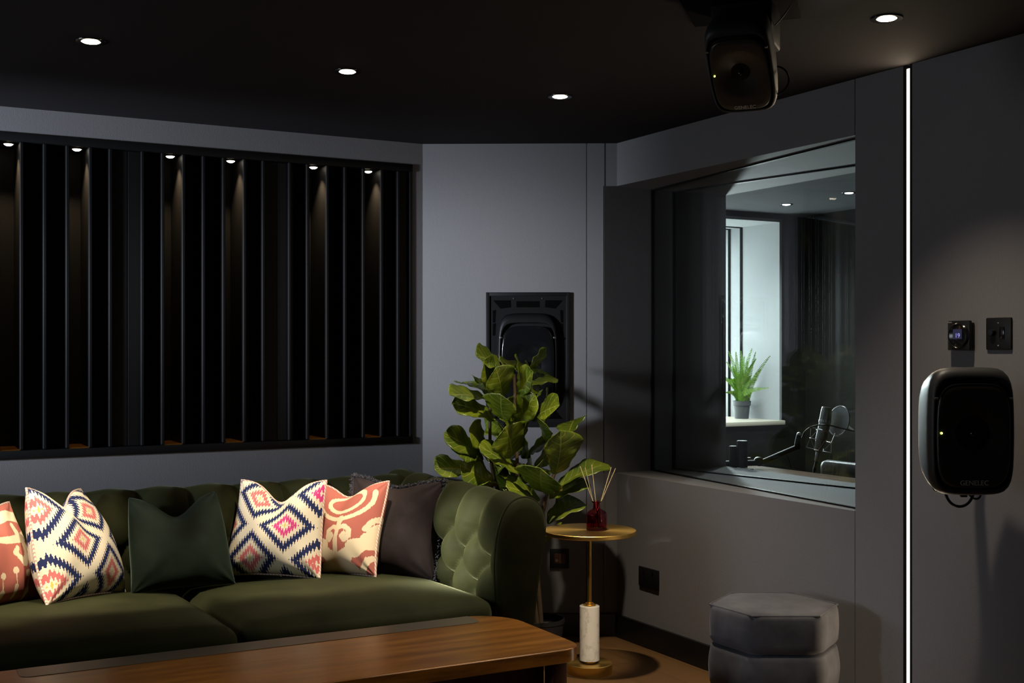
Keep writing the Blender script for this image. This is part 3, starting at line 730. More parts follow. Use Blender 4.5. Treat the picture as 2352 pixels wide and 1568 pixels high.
# ------------------------------------------------------------------ side table and reed diffuser
st = thing('side_table', 'small round brass side table on a white marble column', 'table', (2.629, 4.148, 0))
b = NB(); lathe(b, [(0.0002, 0.0), (0.090, 0.0), (0.092, 0.003), (0.092, 0.038), (0.089, 0.041), (0.030, 0.041), (0.027, 0.043), (0.027, 0.050)], 64); mesh_obj('base', b, M['brass'], st)
b = NB(); lathe(b, [(0.038, 0.049), (0.0405, 0.051), (0.0405, 0.268), (0.038, 0.270)], 48); mesh_obj('marble_column', b, M['marble'], st)
b = NB(); lathe(b, [(0.0255, 0.269), (0.0255, 0.274), (0.017, 0.276), (0.017, 0.281), (0.0085, 0.283), (0.0085, 0.562)], 32); mesh_obj('stem', b, M['brass'], st)
b = NB(); lathe(b, [(0.0002, 0.5595), (0.186, 0.5595), (0.188, 0.5615), (0.188, 0.5745), (0.1865, 0.576), (0.0002, 0.576)], 96); mesh_obj('tabletop', b, M['brass'], st, True, 30)
rd = thing('reed_diffuser', 'burgundy glass reed diffuser bottle on the brass side table', 'reed diffuser', (2.655, 4.135, 0.5765))
b = NB(); lathe(b, [(0.0002, 0.0), (0.039, 0.0), (0.042, 0.003), (0.042, 0.058), (0.040, 0.068), (0.033, 0.077), (0.020, 0.082), (0.0145, 0.087), (0.0135, 0.108), (0.020, 0.111), (0.020, 0.115), (0.011, 0.115), (0.0105, 0.088), (0.016, 0.0795), (0.030, 0.074), (0.037, 0.066), (0.039, 0.057), (0.039, 0.007), (0.0002, 0.006)], 48); mesh_obj('bottle', b, M['wine_glass'], rd)
RV = Vector((0.8771, -0.4803, 0))
for dx, dz, dy in ((-0.062, 0.255, 0.01), (-0.053, 0.252, -0.012), (-0.018, 0.262, 0.004), (0.064, 0.252, 0.008), (0.073, 0.248, -0.006)):
    b = NB(); top = RV * dx + Vector((0, dy, dz)); bot = RV * (-dx * 0.30) + Vector((0, -dy, 0.010)); tube(b, [bot, top], 0.0016, 7); mesh_obj('reed', b, M['reed'], rd)

# ------------------------------------------------------------------ hexagonal pouf
pf = thing('hexagonal_pouf', 'slate grey velvet hexagonal pouf with stacked padded tiers by the right wall', 'pouf', (2.769, 3.197, 0), R(-28.7))
def tier(z0, z1, s, bulge, crown=0.0):
    rings = []; n = 8
    prof = [(0.90, 0.0), (0.97, 0.05), (1.0, 0.14)] + [(1.0 + bulge * math.sin(PI * k / 6), 0.14 + 0.74 * k / 6) for k in range(1, 6)] + [(1.0, 0.88), (0.985, 0.965), (0.955, 1.0)]
    def ring(f, z):
        out = []
        for k in range(6):
            a0, a1 = R(60 * k), R(60 * k + 60); p0 = Vector((math.cos(a0), math.sin(a0))); p1 = Vector((math.cos(a1), math.sin(a1)))
            for i in range(n):
                t = i / n; q = p0.lerp(p1, t); e = min(t, 1 - t)
                q *= (1 - 0.045 * max(0, 1 - e / 0.10) ** 2) if t != 0.5 else 1
                out.append(Vector((q.x * s * f, q.y * s * f, z)))
        return out
    for f, h in prof: rings.append(ring(f, z0 + (z1 - z0) * h))
    for f in (0.8, 0.55, 0.28): rings.append(ring(f * 0.97, z1 + crown * (1 - f * f)))
    bm = NB(); loft(bm, rings); return bm
for i, (z0, z1, bl, cr) in enumerate(((0.0, 0.150, 0.03, 0.0), (0.150, 0.302, 0.03, 0.0), (0.306, 0.436, 0.012, 0.010))):
    mesh_obj('padded_tier', tier(z0, z1, 0.2277, bl, cr), M['pouf'], pf, True, 50)
b = NB(); pts = []
for k in range(7): a = R(60 * k); pts.append((0.2277 * 0.958 * math.cos(a), 0.2277 * 0.958 * math.sin(a), 0.435))
tube(b, pts, 0.0032, 6); mesh_obj('piping', b, M['pouf'], pf)
#PART4
# ------------------------------------------------------------------ fiddle leaf fig behind the sofa arm
fig = thing('fiddle_leaf_fig', 'tall potted fiddle leaf fig between the sofa arm and the brass side table', 'plant', (2.570, 4.447, 0))
RR = Vector((0.8771, -0.4803, 0)); TT = Vector((-0.4803, -0.8771, 0)); UP = Vector((0, 0, 1))
b = NB(); lathe(b, [(0.0002, 0.0), (0.080, 0.0), (0.084, 0.004), (0.102, 0.150), (0.106, 0.152), (0.106, 0.168), (0.098, 0.168), (0.095, 0.14), (0.0002, 0.138)], 40); mesh_obj('pot', b, M['pot'], fig)
b = NB(); lathe(b, [(0.0002, 0.146), (0.05, 0.148), (0.0945, 0.141), (0.0945, 0.1385), (0.0002, 0.139)], 24); mesh_obj('soil', b, M['soil'], fig)
def fp(a, z, d=0.0): return RR * a + UP * z + TT * d
for pts in ([(0.005, 0.14, 0), (-0.01, 0.40, 0.01), (0.01, 0.62, 0.02), (0.06, 0.78, 0.02), (0.10, 0.90, 0.0)], [(-0.01, 0.14, 0), (-0.05, 0.45, 0.0), (-0.09, 0.70, 0.02), (-0.10, 0.95, 0.02), (-0.11, 1.20, 0.0)], [(-0.02, 0.14, -0.02), (-0.10, 0.5, -0.01), (-0.19, 0.75, 0.02), (-0.21, 0.9, 0.02), (-0.21, 1.10, 0.02)]):
    b = NB(); tube(b, spline([fp(*p) for p in pts], 6), 0.011, 9, 0.006); mesh_obj('stem', b, M['bark'], fig)
WID = [(0, 0.06), (0.08, 0.30), (0.2, 0.50), (0.35, 0.60), (0.48, 0.68), (0.62, 0.88), (0.76, 1.0), (0.88, 0.88), (0.96, 0.52), (1.0, 0.06)]
def wid(t):
    for (a, wa), (c, wc) in zip(WID[:-1], WID[1:]):
        if t <= c: f = (t - a) / (c - a); f = f * f * (3 - 2 * f); return wa + (wc - wa) * f
    return 0.05
LEAVES = [(-0.164,1.236,-0.255,1.289,0.066,0.00), (-0.160,1.100,-0.173,1.222,0.124,0.12), (-0.206,1.125,-0.226,1.257,0.062,0.05), (-0.148,1.199,-0.140,1.269,0.074,-0.05), (-0.090,1.174,-0.072,1.261,0.070,-0.02), (-0.099,1.082,-0.041,1.215,0.070,0.00), (-0.049,1.219,0.013,1.288,0.037,-0.03), (-0.239,1.131,-0.335,1.170,0.045,-0.02), (-0.224,1.098,-0.368,1.131,0.049,0.03), (-0.185,1.008,-0.350,1.102,0.074,0.08), (-0.155,1.011,-0.173,1.104,0.128,0.13), (-0.090,0.975,-0.041,1.115,0.103,0.10), (-0.037,1.059,-0.011,1.125,0.029,0.06), (-0.041,1.005,0.066,1.085,0.062,0.00), (-0.117,0.855,-0.131,0.978,0.161,0.14), (-0.239,0.838,-0.380,0.970,0.082,0.08), (-0.237,0.884,-0.281,0.976,0.070,0.00), (-0.245,0.843,-0.355,0.906,0.066,0.02), (-0.090,0.780,-0.240,0.917,0.054,0.10), (-0.278,0.794,-0.434,0.824,0.078,0.08), (-0.196,0.723,-0.313,0.832,0.111,0.10), (-0.179,0.725,-0.298,0.754,0.045,0.05), (0.065,0.780,0.099,0.958,0.161,0.12), (0.033,0.898,-0.010,1.036,0.054,0.04), (0.116,0.934,0.149,1.006,0.095,-0.02), (0.010,0.706,-0.008,0.803,0.177,0.14), (-0.008,0.769,0.010,0.861,0.054,0.00), (0.074,0.719,0.286,0.842,0.074,-0.03), (0.042,0.670,0.200,0.754,0.091,-0.06), (0.000,0.673,-0.138,0.744,0.070,0.04), (0.033,0.566,0.175,0.672,0.095,-0.06), (-0.148,0.754,-0.206,0.861,0.091,-0.10), (-0.074,0.725,-0.148,0.845,0.091,-0.10), (-0.041,0.845,-0.090,0.944,0.091,-0.12), (-0.074,0.688,-0.181,0.729,0.074,-0.08), (0.033,0.491,0.066,0.565,0.041,0.00), (-0.107,0.960,-0.164,1.042,0.082,-0.12)]
rx_ = random.Random(5)
for k in range(16):
    z_ = 0.62 + 0.038 * k; a_ = -0.07 - 0.10 * max(0, (z_ - 0.9)) + rx_.uniform(-0.12, 0.10); an = rx_.uniform(20, 160)
    LEAVES.append((a_, z_, a_ + 0.12 * math.cos(R(an)), z_ + 0.12 * math.sin(R(an)), rx_.uniform(0.06, 0.11), rx_.uniform(-0.16, -0.06)))
rl = random.Random(21)
for i, (ba, bz, ta, tz, w, d) in enumerate(LEAVES):
    lp = math.hypot(ta - ba, tz - bz); broad = w > 0.085 and lp < 1.3 * w
    L = max(lp * 1.06, 0.17 if broad else 0.19 * min(1, lp / 0.13)); L *= 1.10; W = max(w * 1.32, 0.155 * min(1.0, L / 0.17))
    dep = math.sqrt(max(0, L * L - lp * lp)) * (1 if d >= 0 else -1) * 0.8
    B = fp(ba, bz, d * 0.35); T = fp(ta, tz, d * 0.35 + dep * 0.9); dr = (T - B).normalized(); L = (T - B).length
    side = dr.cross(TT); side.normalize(); nf = side.cross(dr).normalized()
    if nf.dot(TT) < 0: nf = -nf
    c = min(1, w / W); th = math.acos(c) * (1 if rl.random() < 0.6 else -1)
    if i in (8, 9, 19, 15, 17, 18, 27): th = abs(th) * (1 if side.z * 1 > 0 else -1)
    n = nf * math.cos(th) + side * math.sin(th); s2 = dr.cross(n).normalized()
    if n.z < -0.2 and not broad: n = -n
    cup = rl.uniform(0.14, 0.30); bend = rl.uniform(0.10, 0.30) * (1 if not broad else 0.8); ph = rl.uniform(0, 6)
    bm = NB(); uvl = bm.loops.layers.uv.new('UVMap'); NU, NV = 10, 22; UVS = {}
    def lf(u, v):
        x = (2 * u - 1); wd = wid(v) * W / 2; xx = x * wd
        h = cup * abs(xx) * (1.0 - 0.3 * v) - bend * L * (v - 0.25) ** 2 + 0.004 * math.sin(18 * v + ph + (2 if x > 0 else 0)) * abs(x) ** 2 + 0.0025 * math.cos(2 * PI * (v - abs(x) * 0.28) * 6.5) * (0.3 + abs(x)) * (1 - abs(x) ** 4)
        return B + dr * (L * v) + s2 * xx + n * h
    V = [[None] * (NV + 1) for _ in range(NU + 1)]
    for a in range(NU + 1):
        for q in range(NV + 1):
            v = bm.verts.new(lf(a / NU, q / NV)); UVS[v] = (a / NU, q / NV); V[a][q] = v
    for a in range(NU):
        for q in range(NV): bm.faces.new((V[a][q], V[a + 1][q], V[a + 1][q + 1], V[a][q + 1]))
    for f in bm.faces:
        for lpp in f.loops: lpp[uvl].uv = UVS[lpp.vert]
    lo = mesh_obj('leaf', bm, M['leaf'], fig, True, 180)
    md = lo.modifiers.new('thickness', 'SOLIDIFY'); md.thickness = 0.0011; md.offset = 0

# ------------------------------------------------------------------ studio monitors
def rring(w, h, y, n=72, e=6.5, bow=0.05, cz=0.0):
    out = []
    for k in range(n):
        a = 2 * PI * k / n; c, s = math.cos(a), math.sin(a)
        r = (abs(c) ** e + abs(s) ** e) ** (-1 / e); x = w / 2 * c * r; z = h / 2 * s * r
        x *= 1 - bow * (z / (h / 2)) ** 2; z *= 1 - bow * 0.5 * (x / (w / 2)) ** 2
        out.append(Vector((x, y, z + cz)))
    return out
def speaker_parts(t, TM, w, h, d, off=Vector((0, 0, 0)), logo=True, led=True, shallow=False, face='baffle', body_paint='speaker'):
    def add(nm, bm, m, sm=True, ang=40, parent=t):
        bmesh.ops.translate(bm, vec=off, verts=bm.verts[:]); bmesh.ops.transform(bm, matrix=TM, verts=bm.verts[:]); return mesh_obj(nm, bm, m, parent, sm, ang)
    b = NB(); R_ = []; oc = -0.022 * h
    body = ((0.55, d), (0.74, d * 0.93), (0.86, d * 0.70), (0.955, d * 0.40)) if not shallow else ((1.02, d),)
    for f, y in body + ((0.995, min(d * 0.5, 0.045)), (1.0, 0.026)): R_.append(rring(w * f, h * f, y))
    for k, y in ((0.12, 0.014), (0.30, 0.006), (0.55, 0.0015), (0.80, 0.0), (0.95, 0.0005), (1.0, 0.003)):
        R_.append([a.lerp(q, k) + Vector((0, y - (a.y + (q.y - a.y) * k), 0)) for a, q in zip(rring(w, h, 0), rring(w * 0.905, h * 0.858, 0, cz=oc))])
    for y in (0.012, 0.018): R_.append(rring(w * 0.90, h * 0.852, y, cz=oc))
    loft(b, R_); add('cabinet', b, M[body_paint])
    # front baffle: shallow dished waveguide round the coaxial driver
    bw, bh, cz = w * 0.872, h * 0.815, -0.032 * h; z0 = -h * 0.015
    b = NB(); R_ = []
    for f, y in ((1.0, 0.016), (1.0, 0.004), (0.992, -0.001), (0.975, -0.0045), (0.95, -0.006)): R_.append(rring(bw * f, bh * f, y, 72, 5.0, 0.05, cz))
    for k in range(1, 15):
        s = k / 14; ring = []
        for i, p in enumerate(rring(bw * 0.95, bh * 0.95, 0, 72, 5.0, 0.05, cz)):
            a = 2 * PI * i / 72; cc = Vector((math.cos(a) * w * 0.055, 0, math.sin(a) * w * 0.055 + z0)); q = p.lerp(cc, s ** 0.8)
            rr = math.hypot(q.x, q.z - z0) / (w * 0.42); q.y = -0.006 + 0.034 * max(0, 1 - rr) ** 1.3 * (w / 0.24); ring.append(q)
        R_.append(ring)
    loft(b, R_); bf = add('front_baffle', b, M[face])
    mt = Matrix.Rotation(R(90), 4, 'X')
    b = NB(); lathe(b, [(w * 0.235, -0.0085), (w * 0.240, -0.0070), (w * 0.245, -0.0085)], 48, (0, 0, z0), mt); add('waveguide_ring', b, M['plastic'], parent=bf)
    b = NB(); lathe(b, [(w * 0.050, -0.026), (w * 0.050, -0.010), (w * 0.042, -0.002), (w * 0.024, 0.004), (0.0002, 0.006)], 28, (0, 0, z0), mt); add('tweeter_dome', b, M['gloss_black'], parent=bf)
    # rim of the hooded port slot along the top of the baffle
    pts = [Vector((p.x, -0.0035, p.z)) for p in rring(bw * 0.985, bh * 0.985, 0, 120, 5.0, 0.05, cz)]
    pts = [p for p in pts if p.z > h * 0.265]; pts.sort(key=lambda p: -math.atan2(p.z - h * 0.1, p.x))
    b = NB(); tube(b, pts, w * 0.010, 8); add('port_rim', b, M['gloss_black'])
    for s in (-1, 1):
        b = NB(); box(b, (s * w * 0.437, -0.001, h * 0.258), (w * 0.045, 0.006, h * 0.018), 0.0015); add('port_tip', b, M['steel'])
    if led:
        b = NB(); lathe(b, [(w * 0.014, 0.004), (w * 0.012, 0.008), (0.0002, 0.009)], 14, (-w * 0.385, 0, -h * 0.01), mt); add('status_light', b, M['led'])
    if logo:
        b = text_bm('GENELEC', w * 0.080); bmesh.ops.translate(b, vec=(0.0, -0.0068, -h * 0.397), verts=b.verts[:]); add('logo', b, M['logo'], False)
def monitor(name, label, cat, loc, yaw, tilt, w, h, d):
    t = thing(name, label, cat, loc, yaw); speaker_parts(t, Matrix.Rotation(tilt, 4, 'X'), w, h, d); return t
GM = None
wm = monitor('wall_monitor', 'black wall mounted loudspeaker beside the light strip, below the switch plates', 'loudspeaker', (2.774, 2.364, 1.072), R(-28.7), 0.0, 0.240, 0.362, 0.215)
# bracket to the wall: local frame of the monitor
wl = Matrix.Rotation(R(28.7), 4, 'Z')
def loc_in(p): return wl @ (Vector(p) - Vector((2.774, 2.364, 1.072)))
b = NB(); tube(b, [loc_in((2.885, 2.54, 1.072)), loc_in((2.98, 2.58, 1.072)), loc_in((3.066, 2.58, 1.072))], 0.016, 12); mesh_obj('bracket_arm', b, M['plastic'], wm)
b = NB(); box(b, (0, 0, 0), (0.008, 0.09, 0.12), 0.002, Matrix.Rotation(R(28.7), 4, 'Z')); bmesh.ops.translate(b, vec=loc_in((3.069, 2.58, 1.072)), verts=b.verts[:]); mesh_obj('bracket_plate', b, M['plastic'], wm)
b = NB(); tube(b, bez((-0.045, 0.10, -0.155), (-0.055, 0.09, -0.245), (0.045, 0.09, -0.245), (0.040, 0.10, -0.150), 24), 0.0042, 8); mesh_obj('cable', b, M['plastic'], wm)
b = NB(); tube(b, bez((0.012, 0.10, -0.165), (0.03, 0.10, -0.215), (0.075, 0.10, -0.215), (0.055, 0.10, -0.150), 20), 0.003, 8); mesh_obj('cable', b, M['plastic'], wm)
b = NB(); tube(b, bez((-0.085, 0.09, -0.150), (-0.085, 0.09, -0.185), (-0.06, 0.09, -0.185), (-0.062, 0.09, -0.150), 14), 0.003, 8); mesh_obj('cable', b, M['plastic'], wm)
b = NB(); box(b, (0.008, 0.10, -0.178), (0.020, 0.018, 0.035), 0.003); mesh_obj('plug', b, M['plastic'], wm)

cm = monitor('ceiling_monitor', 'black loudspeaker hung from the ceiling and tilted down over the booth window', 'loudspeaker', (2.098, 2.557, 2.047), R(-50), R(46), 0.178, 0.275, 0.19)
TMc = Matrix.Rotation(R(46), 4, 'X')
b = NB(); box(b, (0.0, 0.085, 0.14), (0.165, 0.15, 0.115), 0.008); mesh_obj('mount_bracket', b, M['plastic'], cm)
b = NB(); box(b, (0.0, -0.06, CEIL - 2.047 - 0.0055), (0.30, 0.55, 0.010), 0.002, Matrix.Rotation(R(4.2), 4, 'Z')); mesh_obj('ceiling_plate', b, M['void'], cm)
b = NB(); tube(b, bez((0.083, 0.10, 0.03), (0.125, 0.10, 0.02), (0.125, 0.10, -0.04), (0.078, 0.09, -0.05), 16), 0.0025, 8); mesh_obj('cable', b, M['plastic'], cm)
b = NB(); tube(b, bez((0.085, 0.05, 0.13), (0.12, 0.02, 0.15), (0.14, 0.0, 0.17), (0.15, -0.02, 0.192), 12), 0.002, 6); mesh_obj('cable', b, M['plastic'], cm)

def on_corner(s, z, out=0.0):
    p = A + CH @ Vector((s, -out, 0)); return (p.x, p.y, z)
SP = (Vector((2.717, 4.811, 0)) - A).length
im = thing('inwall_monitor', 'black flush loudspeaker set in a rectangular plate on the corner wall behind the fig', 'loudspeaker', on_corner(SP, 1.2595), R(-30))
b = NB()
span(b, -0.1915, -0.174, -0.014, 0.0, -0.3065, 0.3065, 0.002); span(b, 0.174, 0.1915, -0.014, 0.0, -0.3065, 0.3065, 0.002); span(b, -0.18, 0.18, -0.014, 0.0, 0.289, 0.3065, 0.002); span(b, -0.18, 0.18, -0.014, 0.0, -0.3065, -0.289, 0.002)
mesh_obj('frame', b, M['plastic'], im)
b = NB(); span(b, -0.175, 0.175, -0.008, 0.0, -0.29, 0.29); mesh_obj('mounting_plate', b, M['black'], im)
def slot(pts):
    b = NB(); loft(b, [[Vector((x, y, z)) for x, z in pts] for y in (-0.0095, -0.006)]); mesh_obj('slot', b, M['void'], im, False)
slot([(-0.158, 0.270), (-0.080, 0.270), (-0.078, 0.238), (-0.125, 0.232)]); slot([(0.158, 0.270), (0.080, 0.270), (0.078, 0.238), (0.125, 0.232)])
slot([(-0.052, 0.266), (0.052, 0.266), (0.052, 0.238), (-0.052, 0.238)])
for s in (-1, 1):
    for z in (0.19, 0.13): slot([(s * 0.160, z + 0.033), (s * 0.147, z + 0.036), (s * 0.150, z - 0.02), (s * 0.160, z - 0.022)])
    slot([(s * 0.158, -0.270), (s * 0.080, -0.270), (s * 0.078, -0.238), (s * 0.125, -0.232)])
for s in (-1, 1):
    b = NB(); lathe(b, [(0.0002, 0.0025), (0.004, 0.002), (0.004, 0.0)], 12, (s * 0.065, -0.008, 0.278), Matrix.Rotation(R(90), 4, 'X')); mesh_obj('screw', b, M['steel'], im)
speaker_parts(im, Matrix.Identity(4), 0.278, 0.452, 0.032, Vector((0, -0.036, -0.017)), True, False, True, 'gloss_black', 'plastic')

# ------------------------------------------------------------------ sockets, thermostat, switch plate
so = thing('wall_socket', 'black double wall socket on the wall under the booth window', 'socket', (WX, 4.358, 0.3065), R(-90))
b = NB(); box(b, (0, -0.005, 0), (0.146, 0.010, 0.086), 0.003); mesh_obj('plate', b, M['plastic'], so)
for x in (-0.034, 0.034):
    b = NB(); box(b, (x, -0.0105, 0.026), (0.012, 0.004, 0.018), 0.001); mesh_obj('rocker', b, M['gloss_black'], so)
    b = NB(); box(b, (x, -0.0103, 0.002), (0.005, 0.0012, 0.010)); box(b, (x - 0.011, -0.0103, -0.018), (0.008, 0.0012, 0.005)); box(b, (x + 0.011, -0.0103, -0.018), (0.008, 0.0012, 0.005)); mesh_obj('pin_holes', b, M['black'], so, False)
s2 = (Vector((2.845, 4.745, 0)) - A).length
so = thing('wall_socket', 'small dark square socket with brownish insert on the corner wall behind the brass table', 'socket', on_corner(s2, 0.353), R(-30))
b = NB(); box(b, (0, -0.005, 0), (0.088, 0.010, 0.088), 0.003); mesh_obj('plate', b, M['plastic'], so)
b = NB(); box(b, (0.002, -0.0105, 0), (0.050, 0.003, 0.044), 0.001); mesh_obj('insert', b, M['redlens'], so)
b = NB(); box(b, (0.003, -0.0125, 0.0), (0.002, 0.001, 0.042)); box(b, (-0.012, -0.0125, -0.008), (0.012, 0.001, 0.012)); mesh_obj('connector', b, M['steel'], so, False)

th = thing('thermostat', 'square black thermostat with a round dial and small screen reading 19', 'thermostat', (WX, 2.652, 1.3475), R(-90))
b = NB(); box(b, (0, -0.008, 0), (0.078, 0.016, 0.080), 0.004); box(b, (-0.002, -0.022, 0), (0.086, 0.012, 0.093), 0.003); mesh_obj('housing', b, M['plastic'], th)
mx = Matrix.Rotation(R(90), 4, 'X')
b = NB(); lathe(b, [(0.039, 0.026), (0.039, 0.033), (0.036, 0.036), (0.033, 0.034), (0.0002, 0.034)], 48, (0, 0, 0), mx); mesh_obj('dial', b, M['gloss_black'], th)
b = NB(); box(b, (0.0, -0.0345, 0.004), (0.034, 0.001, 0.031)); sc = mesh_obj('screen', b, M['screen'], th, False)
b = text_bm('19', 0.020, 0.0002); bmesh.ops.translate(b, vec=(0.001, -0.0354, -0.001), verts=b.verts[:]); mesh_obj('digits', b, M['digits'], sc, False)
b = text_bm('Fusion', 0.0060, 0.0002); bmesh.ops.translate(b, vec=(-0.0345, -0.0284, 0.0415), verts=b.verts[:]); mesh_obj('lettering', b, M['logo'], th, False)
sw = thing('switch_plate', 'rectangular black wall plate with a dimmer knob and a rocker switch', 'switch', (WX, 2.5205, 1.3515), R(-90))
b = NB(); box(b, (0, -0.004, 0), (0.092, 0.008, 0.098), 0.003); mesh_obj('plate', b, M['plastic'], sw)
b = NB(); lathe(b, [(0.010, 0.007), (0.010, 0.020), (0.0085, 0.022), (0.0002, 0.022)], 24, (-0.018, 0, 0.004), mx); mesh_obj('dimmer_knob', b, M['gloss_black'], sw)
b = NB(); box(b, (0.014, -0.009, 0.002), (0.018, 0.004, 0.038), 0.001); mesh_obj('rocker', b, M['gloss_black'], sw)
for z in (0.033, -0.036):
    b = NB(); lathe(b, [(0.0028, 0.007), (0.0022, 0.0092), (0.0002, 0.0095)], 12, (0.0, 0, z), mx); mesh_obj('screw', b, M['steel'], sw)

# ------------------------------------------------------------------ things in the booth
dk = thing('booth_desk', 'narrow brown desk along the booth side of the window', 'desk', (3.88, 4.25, 0))
b = NB(); span(b, -0.155, 0.145, -0.95, 0.95, 0.690, 0.720, 0.003); mesh_obj('desktop', b, M['walnut'], dk)
for x in (-0.12, 0.11):
    for y in (-0.9, 0.9): b = NB(); box(b, (x, y, 0.345), (0.04, 0.04, 0.69), 0.003); mesh_obj('leg', b, M['black'], dk)
MO = Vector((4.2182, 4.508, 0))
def mp(zx, zy, d=0.0): return RR * ((zx - 1710.7) * 0.3015e-3) + UP * (1.0958 - zy * 0.3015e-3) + TT * d
ma = thing('boom_stand', 'black jointed boom arm with weights reaching over the booth desk to the microphone', 'boom stand', MO)
for nm, zx, z0_, z1_, rr in (('post', 327, 770, 1200, 0.026), ('post', 178, 855, 1200, 0.019)):
    b = NB(); p = mp(zx, z1_, 0.10); lathe(b, [(0.0002, 0), (rr, 0), (rr, (z1_ - z0_) * 0.3015e-3 - 0.003), (rr - 0.003, (z1_ - z0_) * 0.3015e-3), (0.0002, (z1_ - z0_) * 0.3015e-3)], 28, p); mesh_obj(nm, b, M['plastic'], ma)
b = NB(); tube(b, [mp(-250, 1150, 0.10), mp(660, 1150, 0.02)], 0.015, 12); mesh_obj('lower_arm', b, M['plastic'], ma)
b = NB(); lathe(b, [(0.0002, 0), (0.032, 0), (0.032, 0.006), (0.0002, 0.006)], 24, mp(360, 1060, 0.10)); mesh_obj('collar', b, M['plastic'], ma)
b = NB(); p = mp(300, 1240, 0.10); box(b, (p.x, p.y, 0.72 + 0.0045), (0.09, 0.09, 0.009), 0.002); mesh_obj('clamp_base', b, M['plastic'], ma)
b = NB(); lathe(b, [(0.0002, -0.018), (0.020, -0.018), (0.0225, -0.015), (0.0225, 0.015), (0.020, 0.018), (0.0002, 0.018)], 28, mp(645, 1130, 0.02), Matrix.Rotation(R(-28.7), 4, 'Z') @ mx); mesh_obj('joint', b, M['plastic'], ma)
b = NB(); tube(b, [mp(690, 1150, 0.02), mp(1290, 900, 0.0)], 0.0145, 12, 0.013); mesh_obj('upper_arm', b, M['plastic'], ma)
b = NB(); tube(b, [mp(1285, 930), mp(1300, 800), mp(1318, 705)], 0.0155, 14, 0.012); mesh_obj('elbow', b, M['plastic'], ma)
b = NB(); bmesh.ops.create_uvsphere(b, u_segments=20, v_segments=12, radius=0.012); bmesh.ops.translate(b, vec=mp(1320, 695), verts=b.verts[:]); mesh_obj('ball_joint', b, M['steel'], ma)
b = NB(); tube(b, bez(mp(1095, 1000), mp(1190, 1130), mp(1185, 1250), mp(1190, 1345), 12) + bez(mp(1200, 1345), mp(1290, 1300), mp(1420, 1330), mp(1545, 1365), 12), 0.0022, 7); mesh_obj('cable', b, M['plastic'], ma)
mc = thing('microphone', 'large studio microphone in a spider shock mount with a round pop filter', 'microphone', MO)
def seg(nm, p0, p1, prof, m, parent=mc):
    d = (p1 - p0); q = d.to_track_quat('Z', 'Y').to_matrix().to_4x4(); L = d.length
    b = NB(); lathe(b, [(r, z * L) for r, z in prof], 28, p0, q); return mesh_obj(nm, b, m, parent)
seg('body', mp(1632, 985), mp(1742, 505), [(0.0002, 0), (0.014, 0.0), (0.019, 0.06), (0.0255, 0.35), (0.0275, 0.5), (0.0275, 1.0), (0.0002, 1.0)], M['mic'])
seg('collar_ring', mp(1741, 512), mp(1748, 455), [(0.0002, 0), (0.0295, 0), (0.0305, 0.2), (0.0305, 0.8), (0.0295, 1), (0.0002, 1)], M['steel'])
seg('grille', mp(1748, 460), mp(1776, 248), [(0.0002, 0), (0.0285, 0), (0.027, 0.6), (0.0245, 0.94), (0.022, 1.0), (0.0002, 1.0)], M['mic'])
seg('connector', mp(1602, 1130), mp(1634, 960), [(0.0002, 0), (0.0085, 0), (0.010, 0.1), (0.0105, 1), (0.0002, 1)], M['steel'])
seg('cable_plug', mp(1548, 1365), mp(1603, 1135), [(0.0002, 0), (0.004, 0), (0.0085, 0.55), (0.0065, 0.6), (0.0065, 1), (0.0002, 1)], M['plastic'])
AX = (mp(1742, 505) - mp(1632, 985)).normalized(); AO = AX.orthogonal().normalized(); AP = AX.cross(AO)
def ringpts(c, r, n=40): return [c + AO * (r * math.cos(2 * PI * i / n)) + AP * (r * math.sin(2 * PI * i / n)) for i in range(n + 1)]
cmid = mp(1675, 790); cu, cl = mp(1700, 640), mp(1645, 960)
b = NB(); tube(b, ringpts(cmid, 0.055), 0.0016, 7); tube(b, ringpts(cu, 0.030), 0.0014, 6); tube(b, ringpts(cl, 0.0225), 0.0014, 6)
for s_, cc in ((1, mp(1712, 620)), (-1, mp(1640, 950))):
    O8 = [cc + (AO * math.cos(2 * PI * i / 8) + AP * math.sin(2 * PI * i / 8)) * (0.060 if i % 2 == 0 else 0.030) for i in range(8)]
    I8 = [cmid + (AO * math.cos(2 * PI * (i + .5) / 8) + AP * math.sin(2 * PI * (i + .5) / 8)) * 0.055 for i in range(8)]
    for i in range(8): tube(b, [I8[i], O8[i]], 0.0011, 5); tube(b, [O8[i], O8[(i + 1) % 8]], 0.0011, 5)
mesh_obj('shock_mount', b, M['steel'], mc)
b = NB(); tube(b, spline([mp(1372, 745), mp(1395, 650, 0.02), mp(1470, 570, 0.045), mp(1600, 528, 0.055), mp(1750, 530, 0.075), mp(1900, 566, 0.085), mp(2060, 604, 0.075), mp(2170, 630, 0.045)], 6), 0.0036, 9); mesh_obj('yoke', b, M['plastic'], mc)
b = NB(); tube(b, [mp(2080, 535, 0.0), mp(2170, 628, 0.045)], 0.007, 10); mesh_obj('filter_clamp', b, M['steel'], mc)
PC = mp(1968, 475); PN = (TT * 0.43 - RR * 0.88 + UP * 0.20).normalized(); PA = PN.cross(UP).normalized(); PB = PA.cross(PN).normalized()
def disc(r, off=0.0, n=48): return [PC + PN * off + PA * (r * math.cos(2 * PI * i / n)) + PB * (r * math.sin(2 * PI * i / n)) for i in range(n)]
b = NB(); loft(b, [disc(0.071, -0.0015), disc(0.071, 0.0015)]); pfm = mesh_obj('filter_mesh', b, M['mesh_grey'], mc, False)
b = NB(); dd = disc(0.0735); tube(b, dd + dd[:2], 0.0042, 8); mesh_obj('filter_rim', b, M['steel'], mc)

